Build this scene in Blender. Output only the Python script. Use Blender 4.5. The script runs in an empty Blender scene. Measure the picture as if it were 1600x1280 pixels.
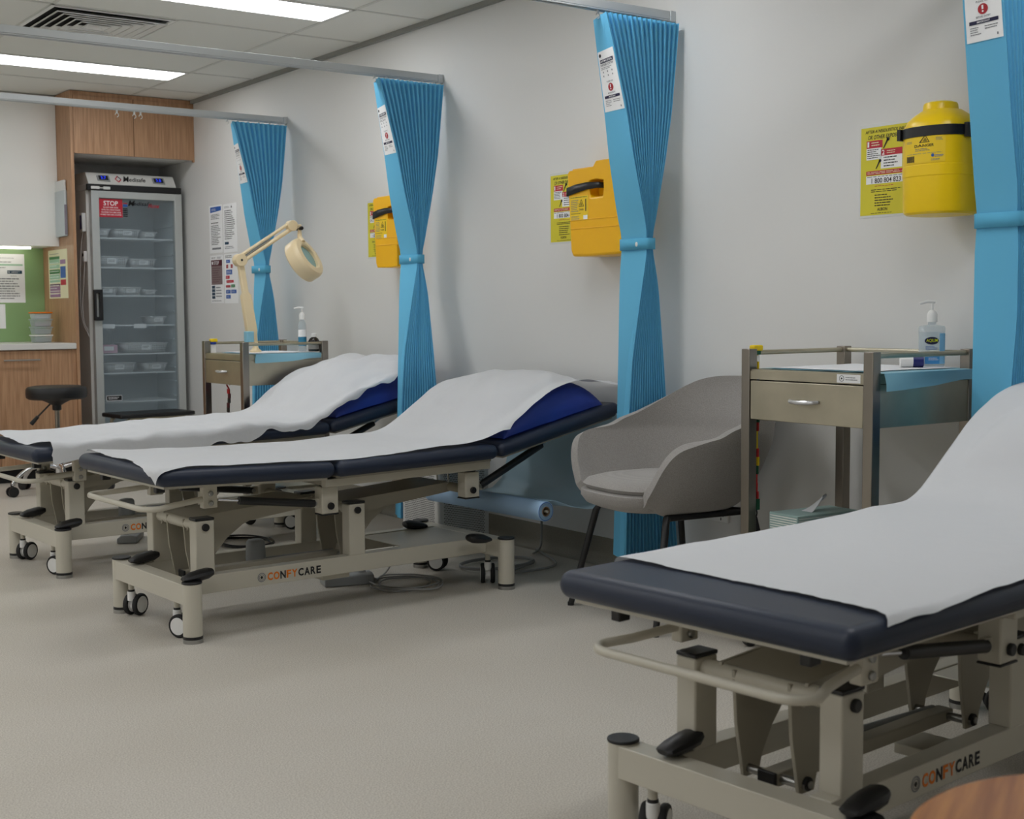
import bpy, bmesh, math, random
from mathutils import Vector, Matrix, noise
random.seed(7)
S = bpy.context.scene
COL = S.collection
PI = math.pi
# ------------------------------------------------------------------ camera
YAW, PIT, ROLL, FPX = 0.622382, 0.073781, -0.006139, 2082.43
fw = Vector((math.sin(YAW)*math.cos(PIT), math.cos(YAW)*math.cos(PIT), -math.sin(PIT)))
r0 = Vector((math.cos(YAW), -math.sin(YAW), 0)); u0 = r0.cross(fw)
rt = math.cos(ROLL)*r0 + math.sin(ROLL)*u0
up = -math.sin(ROLL)*r0 + math.cos(ROLL)*u0
cam = bpy.data.cameras.new('camera'); camo = bpy.data.objects.new('camera', cam); COL.objects.link(camo)
mw = Matrix((( rt.x, up.x, -fw.x, 0), (rt.y, up.y, -fw.y, 0), (rt.z, up.z, -fw.z, 1.05), (0, 0, 0, 1)))
camo.matrix_world = mw
cam.sensor_width = 36; cam.sensor_fit = 'HORIZONTAL'; cam.lens = FPX/1600*36
cam.clip_start = 0.05; cam.clip_end = 60
cam.dof.use_dof = True; cam.dof.focus_distance = 4.6; cam.dof.aperture_fstop = 7.0
S.camera = camo
# ------------------------------------------------------------------ world, exposure
w = bpy.data.worlds.new('world'); S.world = w; w.use_nodes = True
w.node_tree.nodes['Background'].inputs[0].default_value = (0.75, 0.8, 0.85, 1)
w.node_tree.nodes['Background'].inputs[1].default_value = 0.05
S.view_settings.view_transform = 'Standard'; S.view_settings.look = 'None'
S.view_settings.gamma = 1; S.view_settings.use_curve_mapping = False
S.view_settings.exposure = 0.0
PANEL_STRENGTH = 9.8
# ------------------------------------------------------------------ materials
MATS = {}
def lin(c):
    return tuple(((x/255)/12.92 if x/255 <= .04045 else ((x/255+.055)/1.055)**2.4) for x in c)
def mat(name, rgb, rough=.5, metal=0., var=0., vscale=8., bump=0., bscale=200., stretch=None, rgb2=None, coat=0., emis=0., alpha=1., trans=0., sheen=0., spec=.5):
    if name in MATS: return MATS[name]
    m = bpy.data.materials.new(name); m.use_nodes = True; MATS[name] = m
    nt = m.node_tree; b = nt.nodes['Principled BSDF']
    c = (*lin(rgb), 1)
    b.inputs['Base Color'].default_value = c; b.inputs['Roughness'].default_value = rough
    b.inputs['Metallic'].default_value = metal; b.inputs['Coat Weight'].default_value = coat
    b.inputs['Sheen Weight'].default_value = sheen; b.inputs['Specular IOR Level'].default_value = spec
    if emis:
        b.inputs['Emission Color'].default_value = c; b.inputs['Emission Strength'].default_value = emis
    tc = nt.nodes.new('ShaderNodeTexCoord'); mp = nt.nodes.new('ShaderNodeMapping')
    nt.links.new(tc.outputs['Object'], mp.inputs[0])
    if stretch: mp.inputs['Scale'].default_value = stretch
    if var or rgb2:
        n = nt.nodes.new('ShaderNodeTexNoise'); n.inputs['Scale'].default_value = vscale; n.inputs['Detail'].default_value = 5
        nt.links.new(mp.outputs[0], n.inputs['Vector'])
        r = nt.nodes.new('ShaderNodeValToRGB')
        a = lin(rgb); d = lin(rgb2) if rgb2 else tuple(x*(1-var) for x in a)
        r.color_ramp.elements[0].color = (*d, 1); r.color_ramp.elements[1].color = (*a, 1)
        r.color_ramp.elements[0].position = .35; r.color_ramp.elements[1].position = .65
        nt.links.new(n.outputs['Fac'], r.inputs[0]); nt.links.new(r.outputs[0], b.inputs['Base Color'])
    if bump:
        n2 = nt.nodes.new('ShaderNodeTexNoise'); n2.inputs['Scale'].default_value = bscale; n2.inputs['Detail'].default_value = 3
        nt.links.new(mp.outputs[0], n2.inputs['Vector'])
        bp = nt.nodes.new('ShaderNodeBump'); bp.inputs['Strength'].default_value = bump; bp.inputs['Distance'].default_value = .002
        nt.links.new(n2.outputs['Fac'], bp.inputs['Height']); nt.links.new(bp.outputs[0], b.inputs['Normal'])
    if trans or alpha < 1:
        out = nt.nodes['Material Output']
        mx = nt.nodes.new('ShaderNodeMixShader')
        if trans:
            t = nt.nodes.new('ShaderNodeBsdfTranslucent'); t.inputs[0].default_value = c; mx.inputs[0].default_value = trans
            nt.links.new(b.outputs[0], mx.inputs[1]); nt.links.new(t.outputs[0], mx.inputs[2])
        else:
            t = nt.nodes.new('ShaderNodeBsdfTransparent'); t.inputs[0].default_value = (*[min(1, x*.35+.65) for x in lin(rgb)], 1)
            mx.inputs[0].default_value = alpha
            nt.links.new(t.outputs[0], mx.inputs[1]); nt.links.new(b.outputs[0], mx.inputs[2])
        nt.links.new(mx.outputs[0], out.inputs[0])
    return m
def floor_mat():
    m = mat('floor vinyl', (186, 179, 166), .42, spec=.35)
    nt = m.node_tree; b = nt.nodes['Principled BSDF']; mp = [n for n in nt.nodes if n.type == 'MAPPING'][0]
    n1 = nt.nodes.new('ShaderNodeTexNoise'); n1.inputs['Scale'].default_value = 260; n1.inputs['Detail'].default_value = 2
    v = nt.nodes.new('ShaderNodeTexVoronoi'); v.inputs['Scale'].default_value = 170
    n3 = nt.nodes.new('ShaderNodeTexNoise'); n3.inputs['Scale'].default_value = 1.6; n3.inputs['Detail'].default_value = 4
    for n in (n1, v, n3): nt.links.new(mp.outputs[0], n.inputs['Vector'])
    r = nt.nodes.new('ShaderNodeValToRGB'); e = r.color_ramp.elements
    e[0].position = .33; e[0].color = (*lin((178, 171, 160)), 1); e[1].position = .62; e[1].color = (*lin((214, 209, 199)), 1)
    nt.links.new(n1.outputs['Fac'], r.inputs[0])
    r2 = nt.nodes.new('ShaderNodeValToRGB'); f = r2.color_ramp.elements
    f[0].position = .07; f[0].color = (.45, .42, .38, 1); f[1].position = .16; f[1].color = (1, 1, 1, 1)
    nt.links.new(v.outputs['Distance'], r2.inputs[0])
    mul = nt.nodes.new('ShaderNodeMixRGB'); mul.blend_type = 'MULTIPLY'; mul.inputs[0].default_value = .4
    nt.links.new(r.outputs[0], mul.inputs[1]); nt.links.new(r2.outputs[0], mul.inputs[2])
    r3 = nt.nodes.new('ShaderNodeValToRGB'); g = r3.color_ramp.elements
    g[0].position = .3; g[0].color = (.93, .92, .9, 1); g[1].position = .7; g[1].color = (1, 1, 1, 1)
    nt.links.new(n3.outputs['Fac'], r3.inputs[0])
    mu2 = nt.nodes.new('ShaderNodeMixRGB'); mu2.blend_type = 'MULTIPLY'; mu2.inputs[0].default_value = 1
    nt.links.new(mul.outputs[0], mu2.inputs[1]); nt.links.new(r3.outputs[0], mu2.inputs[2])
    nt.links.new(mu2.outputs[0], b.inputs['Base Color'])
    return m
def chair_mat():
    m = mat('grey chair fabric', (128, 123, 119), .95, sheen=.3, spec=.1)
    nt = m.node_tree; b = nt.nodes['Principled BSDF']; mp = [n for n in nt.nodes if n.type == 'MAPPING'][0]
    wv = nt.nodes.new('ShaderNodeTexWave'); wv.bands_direction = 'Z'; wv.inputs['Scale'].default_value = 130; wv.inputs['Distortion'].default_value = 1.2; wv.inputs['Detail Scale'].default_value = 3
    n = nt.nodes.new('ShaderNodeTexNoise'); n.inputs['Scale'].default_value = 350
    for k in (wv, n): nt.links.new(mp.outputs[0], k.inputs['Vector'])
    mx = nt.nodes.new('ShaderNodeMixRGB'); mx.inputs[0].default_value = .82
    nt.links.new(wv.outputs['Fac'], mx.inputs[1]); nt.links.new(n.outputs['Fac'], mx.inputs[2])
    r = nt.nodes.new('ShaderNodeValToRGB'); e = r.color_ramp.elements
    e[0].position = .25; e[0].color = (*lin((140, 136, 133)), 1); e[1].position = .75; e[1].color = (*lin((170, 167, 163)), 1)
    nt.links.new(mx.outputs[0], r.inputs[0]); nt.links.new(r.outputs[0], b.inputs['Base Color'])
    bp = nt.nodes.new('ShaderNodeBump'); bp.inputs['Strength'].default_value = .35; bp.inputs['Distance'].default_value = .002
    nt.links.new(mx.outputs[0], bp.inputs['Height']); nt.links.new(bp.outputs[0], b.inputs['Normal'])
    return m
WALL = mat('wall paint', (228, 228, 226), .55, bump=.05, bscale=300)
CEIL = mat('ceiling tile', (234, 235, 230), .9, bump=.15, bscale=250)
TBAR = mat('ceiling grid', (214, 215, 210), .6)
GAP = mat('shadow gap', (150, 151, 146), .8)
FLOOR = floor_mat()
COVE = mat('coved vinyl', (148, 143, 130), .5, var=.2, vscale=220)
WOOD = mat('oak laminate', (192, 151, 116), .45, vscale=6, stretch=(14, 14, .7), rgb2=(166, 125, 92))
TABLEW = mat('varnished timber', (196, 132, 72), .35, vscale=3, stretch=(1.5, 22, 8), rgb2=(160, 98, 48))
WHITE = mat('white laminate', (242, 241, 236), .4)
TOPW = mat('white benchtop', (224, 222, 218), .3)
GREEN = mat('green splashback', (146, 180, 126), .3)
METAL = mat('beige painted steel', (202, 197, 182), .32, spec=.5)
METALD = mat('shaded beige steel', (168, 162, 146), .5)  # darker copy of the beige steel, with under-bed shade put into its colour
BLACK = mat('black plastic', (24, 24, 26), .42)
RUBBER = mat('black rubber', (26, 26, 27), .7)
NAVY = mat('navy vinyl', (32, 42, 62), .42, spec=.45, bump=.06, bscale=500)
PAPER = mat('white bed paper', (226, 228, 231), .8, spec=.2, trans=.12, bump=1., bscale=20)
BLUEP = mat('royal blue vinyl', (26, 54, 146), .5)
CURT = mat('blue nonwoven', (116, 202, 242), .75, spec=.2, trans=.18)
CURTB = mat('blue nonwoven tie', (98, 182, 220), .75, spec=.2)
BLUES = mat('blue plastic sheet', (178, 206, 220), .4, trans=.4)
BLUER = mat('blue paper roll', (172, 206, 240), .7)
UNDER = mat('blue underpad film', (150, 208, 230), .45, trans=.2)
PADW = mat('white underpad', (232, 234, 238), .8)
STEEL = mat('brushed stainless', (194, 187, 167), .42, 1., var=.18, vscale=5, stretch=(1, 1, 1))
STEELD = mat('stainless posts', (150, 143, 134), .3, 1.)
CHROME = mat('chrome', (214, 214, 216), .12, 1.)
ZINC = mat('zinc plated', (170, 170, 168), .3, 1.)
SILVER = mat('satin silver', (206, 206, 208), .3, .8)
ALU = mat('track aluminium', (206, 210, 212), .35, .25)
YEL = mat('yellow plastic', (255, 192, 0), .32, spec=.5)
YEL2 = mat('lemon yellow plastic', (255, 214, 0), .32, spec=.5)
YELL = mat('yellow label', (252, 214, 36), .5)
POSTY = mat('poster yellow green', (224, 212, 50), .5)
LAM = mat('clear laminate edge', (226, 228, 226), .25)
PRW = mat('printed white', (250, 251, 252), .5)
INK = mat('black ink', (24, 24, 28), .6)
INKG = mat('grey ink', (126, 128, 134), .6)
INKN = mat('navy ink', (26, 26, 66), .6)
RED = mat('red ink', (196, 38, 58), .5)
DRED = mat('dark red ink', (176, 26, 40), .5)
MAROON = mat('maroon ink', (84, 20, 34), .5)
TAUPE = mat('taupe ink', (138, 118, 118), .5)
BLUEI = mat('blue ink', (46, 96, 178), .5)
TEALI = mat('dark teal ink', (24, 62, 86), .5)
GRNI = mat('green ink', (60, 128, 74), .5)
GRNL = mat('pale green ink', (166, 206, 180), .5)
PURI = mat('purple ink', (160, 120, 160), .5)
PURD = mat('plum ink', (96, 60, 96), .5)
CREAM = mat('cream print', (240, 234, 200), .6)
ORANGE = mat('orange ink', (232, 122, 10), .5)
LYEL = mat('logo yellow', (214, 220, 30), .5)
BEIGE = mat('ivory enamel', (236, 216, 176), .35)
LENS = mat('lens glass', (150, 192, 192), .05, alpha=.75)
GLASS = mat('door glass', (214, 226, 232), .03, alpha=.10, spec=.6)
CLEAR = mat('clear plastic', (225, 235, 240), .06, alpha=.28, spec=.6)
FROST = mat('frosted plastic box', (210, 222, 224), .3, alpha=.5)
GEL = mat('clear gel', (226, 236, 242), .1, alpha=.14)
AMBER = mat('dark brown bottle', (30, 24, 22), .15)
FRW = mat('white fridge enamel', (226, 226, 222), .35)
FRG = mat('fridge door aluminium', (196, 200, 198), .35, .2)
FRI = mat('fridge liner', (206, 214, 218), .5)
BASK = mat('white basket plastic', (232, 234, 236), .5)
SHELF = mat('white coated wire', (226, 230, 232), .4)
PINK = mat('pink card', (214, 170, 190), .6)
LCD = mat('blue lit display', (30, 60, 255), .4, emis=.8)
LED = mat('led strip light', (255, 250, 238), .4, emis=6)
PANEL = mat('lit diffuser', (249, 250, 252), .5, emis=PANEL_STRENGTH)
CHAIR = chair_mat()
GREYP = mat('grey plastic', (150, 153, 154), .5)
CABLE = mat('grey cable', (150, 150, 148), .5)
WCABLE = mat('white cable', (232, 232, 230), .5)
WPLAS = mat('white plastic', (236, 236, 234), .35)
TISSUEB = mat('pale green card', (150, 176, 172), .6)
PERF = mat('perforated white steel', (222, 222, 220), .45)
DARKH = mat('punched holes', (40, 40, 42), .8)
DARK = mat('dark recess', (30, 31, 32), .8)
NBLUE = mat('navy roll side', (24, 34, 110), .4)
WEBR = mat('red webbing', (196, 40, 40), .7); WEBY = mat('yellow webbing', (240, 206, 20), .7)
WEBG = mat('green webbing', (20, 84, 56), .7); WEBB = mat('blue webbing', (30, 62, 160), .7)
# ------------------------------------------------------------------ mesh builder
_GC = {}
def glyphs(s, bold=.012):
    key = (s, bold)
    if key in _GC: return _GC[key]
    cu = bpy.data.curves.new('t', 'FONT'); cu.body = s; cu.resolution_u = 3; cu.offset = bold
    o = bpy.data.objects.new('t', cu); COL.objects.link(o)
    bpy.context.view_layer.update()
    me = bpy.data.meshes.new_from_object(o.evaluated_get(bpy.context.evaluated_depsgraph_get()))
    vs = [(v.co.x, v.co.y) for v in me.vertices]; fs = [tuple(p.vertices) for p in me.polygons]
    COL.objects.unlink(o); bpy.data.objects.remove(o); bpy.data.curves.remove(cu); bpy.data.meshes.remove(me)
    _GC[key] = (vs, fs); return _GC[key]
class M:
    def __init__(s): s.v = []; s.f = []; s.m = []; s.mats = []
    def mi(s, m):
        if m not in s.mats: s.mats.append(m)
        return s.mats.index(m)
    def add(s, vs, fs, m):
        o = len(s.v); s.v += [Vector(p) for p in vs]; k = s.mi(m)
        for f in fs: s.f.append(tuple(i+o for i in f)); s.m.append(k)
        return s
    def box(s, x0, x1, y0, y1, z0, z1, m):
        vs = [(x, y, z) for x in (x0, x1) for y in (y0, y1) for z in (z0, z1)]
        return s.add(vs, [(0, 1, 3, 2), (4, 6, 7, 5), (0, 4, 5, 1), (2, 3, 7, 6), (0, 2, 6, 4), (1, 5, 7, 3)], m)
    def quad(s, a, b, c, d, m): return s.add([a, b, c, d], [(0, 1, 2, 3)], m)
    def cyl(s, a, b, r, m, n=24, r2=None):
        a = Vector(a); b = Vector(b); d = (b-a).normalized(); r2 = r if r2 is None else r2
        x = d.orthogonal().normalized(); y = d.cross(x)
        vs = []
        for p, q in ((a, r), (b, r2)):
            for i in range(n):
                t = 2*PI*i/n; vs.append(p+x*q*math.cos(t)+y*q*math.sin(t))
        fs = [(i, (i+1) % n, n+(i+1) % n, n+i) for i in range(n)]+[tuple(reversed(range(n))), tuple(range(n, 2*n))]
        return s.add(vs, fs, m)
    def tube(s, pts, r, m, n=10, closed=False):
        pts = [Vector(p) for p in pts]; L = len(pts); vs = []; x = None
        rr = r if isinstance(r, (list, tuple)) else [r]*L
        for i, p in enumerate(pts):
            a = pts[(i-1) % L] if (closed or i > 0) else p; b = pts[(i+1) % L] if (closed or i < L-1) else p
            d = (b-a).normalized()
            x = d.orthogonal().normalized() if x is None else (x-d*x.dot(d)).normalized()
            y = d.cross(x)
            vs += [p+x*rr[i]*math.cos(2*PI*k/n)+y*rr[i]*math.sin(2*PI*k/n) for k in range(n)]
        fs = []
        for i in range(L if closed else L-1):
            j = (i+1) % L
            fs += [(i*n+k, i*n+(k+1) % n, j*n+(k+1) % n, j*n+k) for k in range(n)]
        if not closed: fs += [tuple(reversed(range(n))), tuple(range((L-1)*n, L*n))]
        return s.add(vs, fs, m)
    def lathe(s, prof, o, m, n=28, axis=(0, 0, 1), cap=True):
        d = Vector(axis).normalized(); x = d.orthogonal().normalized(); y = d.cross(x); o = Vector(o); vs = []
        for r, z in prof:
            vs += [o+d*z+x*r*math.cos(2*PI*k/n)+y*r*math.sin(2*PI*k/n) for k in range(n)]
        L = len(prof); fs = []
        for i in range(L-1):
            fs += [(i*n+k, i*n+(k+1) % n, (i+1)*n+(k+1) % n, (i+1)*n+k) for k in range(n)]
        if cap: fs += [tuple(reversed(range(n))), tuple(range((L-1)*n, L*n))]
        return s.add(vs, fs, m)
    def loft(s, rings, m, cap=True, closed=True):
        n = len(rings[0]); vs = [p for r in rings for p in r]; fs = []
        for i in range(len(rings)-1):
            for k in range(n if closed else n-1):
                fs.append((i*n+k, i*n+(k+1) % n, (i+1)*n+(k+1) % n, (i+1)*n+k))
        if cap: fs += [tuple(reversed(range(n))), tuple(range((len(rings)-1)*n, len(rings)*n))]
        return s.add(vs, fs, m)
    def prism(s, poly, fn, t0, t1, m):
        n = len(poly); vs = [fn(a, b, t0) for a, b in poly]+[fn(a, b, t1) for a, b in poly]
        return s.add(vs, [(i, (i+1) % n, n+(i+1) % n, n+i) for i in range(n)]+[tuple(reversed(range(n))), tuple(range(n, 2*n))], m)
    def holed(s, outer, hole, fn, t0, t1, m):
        # a plate with a hole: outline and hole have the same number of points, bridged pairwise
        n = len(outer); vs = []
        for t in (t0, t1):
            vs += [fn(a, b, t) for a, b in outer]+[fn(a, b, t) for a, b in hole]
        fs = []
        for i in range(n):
            j = (i+1) % n
            fs += [(i, j, n+j, n+i), (2*n+i, 3*n+i, 3*n+j, 2*n+j), (i, 2*n+i, 2*n+j, j), (n+i, n+j, 3*n+j, 3*n+i)]
        return s.add(vs, fs, m)
    def grid(s, fn, nu, nv, m):
        vs = [fn(i/nu, j/nv) for i in range(nu+1) for j in range(nv+1)]
        return s.add(vs, [(i*(nv+1)+j, (i+1)*(nv+1)+j, (i+1)*(nv+1)+j+1, i*(nv+1)+j+1) for i in range(nu) for j in range(nv)], m)
    def text(s, t, fn, x0, y0, x1, y1, m, fit=True, slant=0., bold=.012):
        vs, fs = glyphs(t, bold)
        if not vs: return s
        ax = min(v[0] for v in vs); bx = max(v[0] for v in vs); ay = min(v[1] for v in vs); by = max(v[1] for v in vs)
        kx = (x1-x0)/(bx-ax); ky = (y1-y0)/(by-ay)
        ox = 0
        if not fit and kx > ky: ox = ((x1-x0)-(bx-ax)*ky)/2; kx = ky
        return s.add([fn(x0+ox+(a-ax)*kx+slant*(b-ay)*ky, y0+(b-ay)*ky) for a, b in vs], fs, m)
    def build(s, name, parent=None, bevel=0., seg=2, loc=None, angle=32, mods=()):
        me = bpy.data.meshes.new(name)
        o = Vector(loc) if loc else Vector((0, 0, 0))
        me.from_pydata([p-o for p in s.v], [], s.f)
        for m in s.mats: me.materials.append(m)
        me.polygons.foreach_set('material_index', s.m)
        me.polygons.foreach_set('use_smooth', [True]*len(s.f))
        bm = bmesh.new(); bm.from_mesh(me); bmesh.ops.recalc_face_normals(bm, faces=bm.faces); bm.to_mesh(me); bm.free()
        me.set_sharp_from_angle(angle=math.radians(angle))
        me.update()
        ob = bpy.data.objects.new(name, me); COL.objects.link(ob)
        if loc: ob.location = o
        if parent: ob.parent = parent
        for k, kw in mods:
            md = ob.modifiers.new(k.lower(), k)
            for a, b in kw.items(): setattr(md, a, b)
        if bevel:
            md = ob.modifiers.new('bevel', 'BEVEL'); md.width = bevel; md.segments = seg; md.limit_method = 'ANGLE'; md.angle_limit = math.radians(40)
            if hasattr(md, 'harden_normals'): md.harden_normals = False
        return ob
def tag(o, label, cat, group=None):
    o['label'] = label; o['category'] = cat
    if group: o['group'] = group
    return o
def thing(name, label, cat, loc=(0, 0, 0), rz=0., group=None):
    o = bpy.data.objects.new(name, None); COL.objects.link(o); o.empty_display_size = .1
    o.location = loc; o.rotation_euler = (0, 0, rz)
    return tag(o, label, cat, group)
def struct(o): o['kind'] = 'structure'; return o
def plab(o, l): o['label'] = l; return o
def interp(tab, x):
    if x <= tab[0][0]: return tab[0][1]
    for (a, p), (b, q) in zip(tab, tab[1:]):
        if x <= b: return p+(q-p)*(x-a)/(b-a)
    return tab[-1][1]
def sstep(a, b, x):
    t = max(0, min(1, (x-a)/(b-a))); return t*t*(3-2*t)
def lines(m, fn, x0, y0, x1, y1, n, mt, h=.36, rag=True):
    """n rows of small print"""
    st = (y1-y0)/n
    for i in range(n):
        y = y1-(i+.5)*st; xe = x1-(random.random()*.35*(x1-x0) if rag else 0); x = x0
        while x < xe:
            l = min(xe-x, (x1-x0)*random.uniform(.06, .22))
            m.quad(fn(x, y-st*h/2), fn(x+l, y-st*h/2), fn(x+l, y+st*h/2), fn(x, y+st*h/2), mt); x += l+(x1-x0)*.025
def rect(m, fn, x0, y0, x1, y1, mt): m.quad(fn(x0, y0), fn(x1, y0), fn(x1, y1), fn(x0, y1), mt)
def disc(m, fn, cx, cy, r, mt, n=24, r2=None):
    if r2 is None: m.add([fn(cx+r*math.cos(2*PI*k/n), cy+r*math.sin(2*PI*k/n)) for k in range(n)], [tuple(range(n))], mt)
    else:
        vs = [fn(cx+q*math.cos(2*PI*k/n), cy+q*math.sin(2*PI*k/n)) for q in (r, r2) for k in range(n)]
        m.add(vs, [(k, (k+1) % n, n+(k+1) % n, n+k) for k in range(n)], mt)
# ------------------------------------------------------------------ the room
WX, YB, ZC = 3.5, 9.11, 2.447
X0, Y0 = -5.6, -1.6
struct(M().box(X0-.1, WX+.1, Y0-.1, YB+.1, -.08, 0, FLOOR).build('floor'))
struct(M().box(WX, WX+.1, Y0-.1, YB+.1, 0, ZC+.1, WALL).build('wall_right'))
struct(M().box(X0-.1, WX, YB, YB+.1, 0, ZC+.1, WALL).build('wall_back'))
struct(M().box(X0-.1, X0, Y0, YB, 0, ZC+.1, WALL).build('wall_left'))
struct(M().box(X0, WX, Y0-.1, Y0, 0, ZC+.1, WALL).build('wall_near'))
c = M().box(X0, WX, Y0, YB, ZC, ZC+.1, CEIL)
yl = [5.53+.655*k for k in range(-11, 6)]
for y in yl: c.box(X0, WX, y-.009, y+.009, ZC-.003, ZC+.001, TBAR)
c.box(2.4835, 2.5015, 6.185, 6.84, ZC-.003, ZC+.001, TBAR)
for k in range(-7, 2):
    x = 1.90+1.185*k
    if X0 < x < WX: c.box(x-.009, x+.009, Y0, YB, ZC-.003, ZC+.001, TBAR)
struct(c.build('ceiling'))
struct(M().box(WX-.022, WX, Y0, YB, ZC-.022, ZC, GAP).build('trim_1'))
# coved skirting along the bed wall
cv = []
for t in range(7):
    a = PI/2*t/6; cv.append((WX-.045+.041*math.sin(a), .001+.045-.045*math.cos(a)))
cv += [(WX-.004, .112), (WX, .112), (WX, .001)]
struct(M().prism(cv, lambda a, b, t: (a, t, b), Y0, 8.46, COVE).build('baseboard_right', angle=50))
# ------------------------------------------------------------------ ceiling lights
def light(x0, y0, label, grp='recessed ceiling light panels'):
    t = thing('ceiling_light', label, 'ceiling light', ((x0+x0+1.17)/2, y0+.15, ZC), 0, grp)
    w_, d = 1.17/2, .15
    f = M(); f.box(-w_, w_, -d, -d+.012, -.008, -.0005, WPLAS); f.box(-w_, w_, d-.012, d, -.008, -.0005, WPLAS)
    f.box(-w_, -w_+.012, -d+.012, d-.012, -.008, -.0005, WPLAS); f.box(w_-.012, w_, -d+.012, d-.012, -.008, -.0005, WPLAS)
    f.build('frame', t)
    M().box(-w_+.012, w_-.012, -d+.012, d-.012, -.006, -.001, PANEL).build('diffuser', t)
    return t
light(1.90, 7.49, 'lit rectangular ceiling light panel nearer the fridge and timber cabinet')
light(1.90, 5.525, 'lit rectangular ceiling light panel at the top edge, right of the air vent')
for x, y in [(1.90, 3.56), (1.90, 1.595)]+[(a, b) for a in (-.47, -2.84, -5.21) for b in (7.49, 5.525, 3.56, 1.595)]:
    light(x, y, 'unseen lit rectangular ceiling light panel outside the picture')  # unseen panels; the two leftmost columns are added to brighten the bed wall
# ------------------------------------------------------------------ air vent
t = thing('air_vent', 'white square four way ceiling air vent with nested louvres', 'air vent', (2.197, 6.497, ZC))
m = M()
def ring(m, a, b, z0, z1, mt):
    for k in range(4):
        R_ = Matrix.Rotation(k*PI/2, 3, 'Z')
        m.quad(R_@Vector((-a, -a, z0)), R_@Vector((a, -a, z0)), R_@Vector((b, -b, z1)), R_@Vector((-b, -b, z1)), mt)
ring(m, .296, .278, -.004, -.006, WPLAS); ring(m, .278, .273, -.006, -.0015, WPLAS)
m.build('face_frame', t)
M().box(-.273, .273, -.273, .273, -.0015, -.0008, DARK).build('dark_backing', t)
for k in range(6):
    a = .262-.041*k
    q = M(); ring(q, a, a-.033, -.018, -.003, WPLAS); ring(q, a-.001, a-.034, -.0165, -.0022, WPLAS); ring(q, a+.0006, a, -.018, -.0225, WPLAS); q.build('louvre', t)
M().box(-.03, .03, -.03, .03, -.012, -.006, WPLAS).build('centre_plate', t)
# ------------------------------------------------------------------ curtain tracks
TY = (7.102, 5.443, 3.82, 2.27)
TL = ('ceiling hung white curtain track passing in front of the timber cabinet', 'white curtain track carrying the curtain behind the middle bed',
      'white curtain track at the top edge above the grey chair', 'white curtain track above the picture carrying the rightmost curtain')
def track(y, label, gl):
    t = thing('curtain_track', label, 'curtain track', (WX, y, 2.136), 0, 'curtain tracks')
    m = M(); m.box(-2.75, -.026, -.016, .016, .006, .037, ALU); m.box(-2.75, -.026, -.016, -.011, 0, .006, ALU); m.box(-2.75, -.026, .011, .016, 0, .006, ALU)
    m.build('rail', t, bevel=.002)
    m = M(); m.box(-.026, 0, -.02, .02, -.001, .039, ALU); m.build('end_bracket', t, bevel=.002)
    for x in (-2.7,): M().cyl((x, 0, .037), (x, 0, ZC-2.136), .006, ALU).build('hanger_rod', t)
    for gx in gl:
        g = M(); g.box(gx-.004, gx+.004, -.004, .004, -.018, .004, WPLAS); g.tube([(gx+.009*math.sin(a), 0, -.026-.011*math.cos(a)) for a in [k*PI/6 for k in range(10)]], .0022, WPLAS, 6); g.build('glider', t)
for i in range(4): track(TY[i], TL[i], ((-.995, -.90, -.865) if i == 0 else ()))
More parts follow.
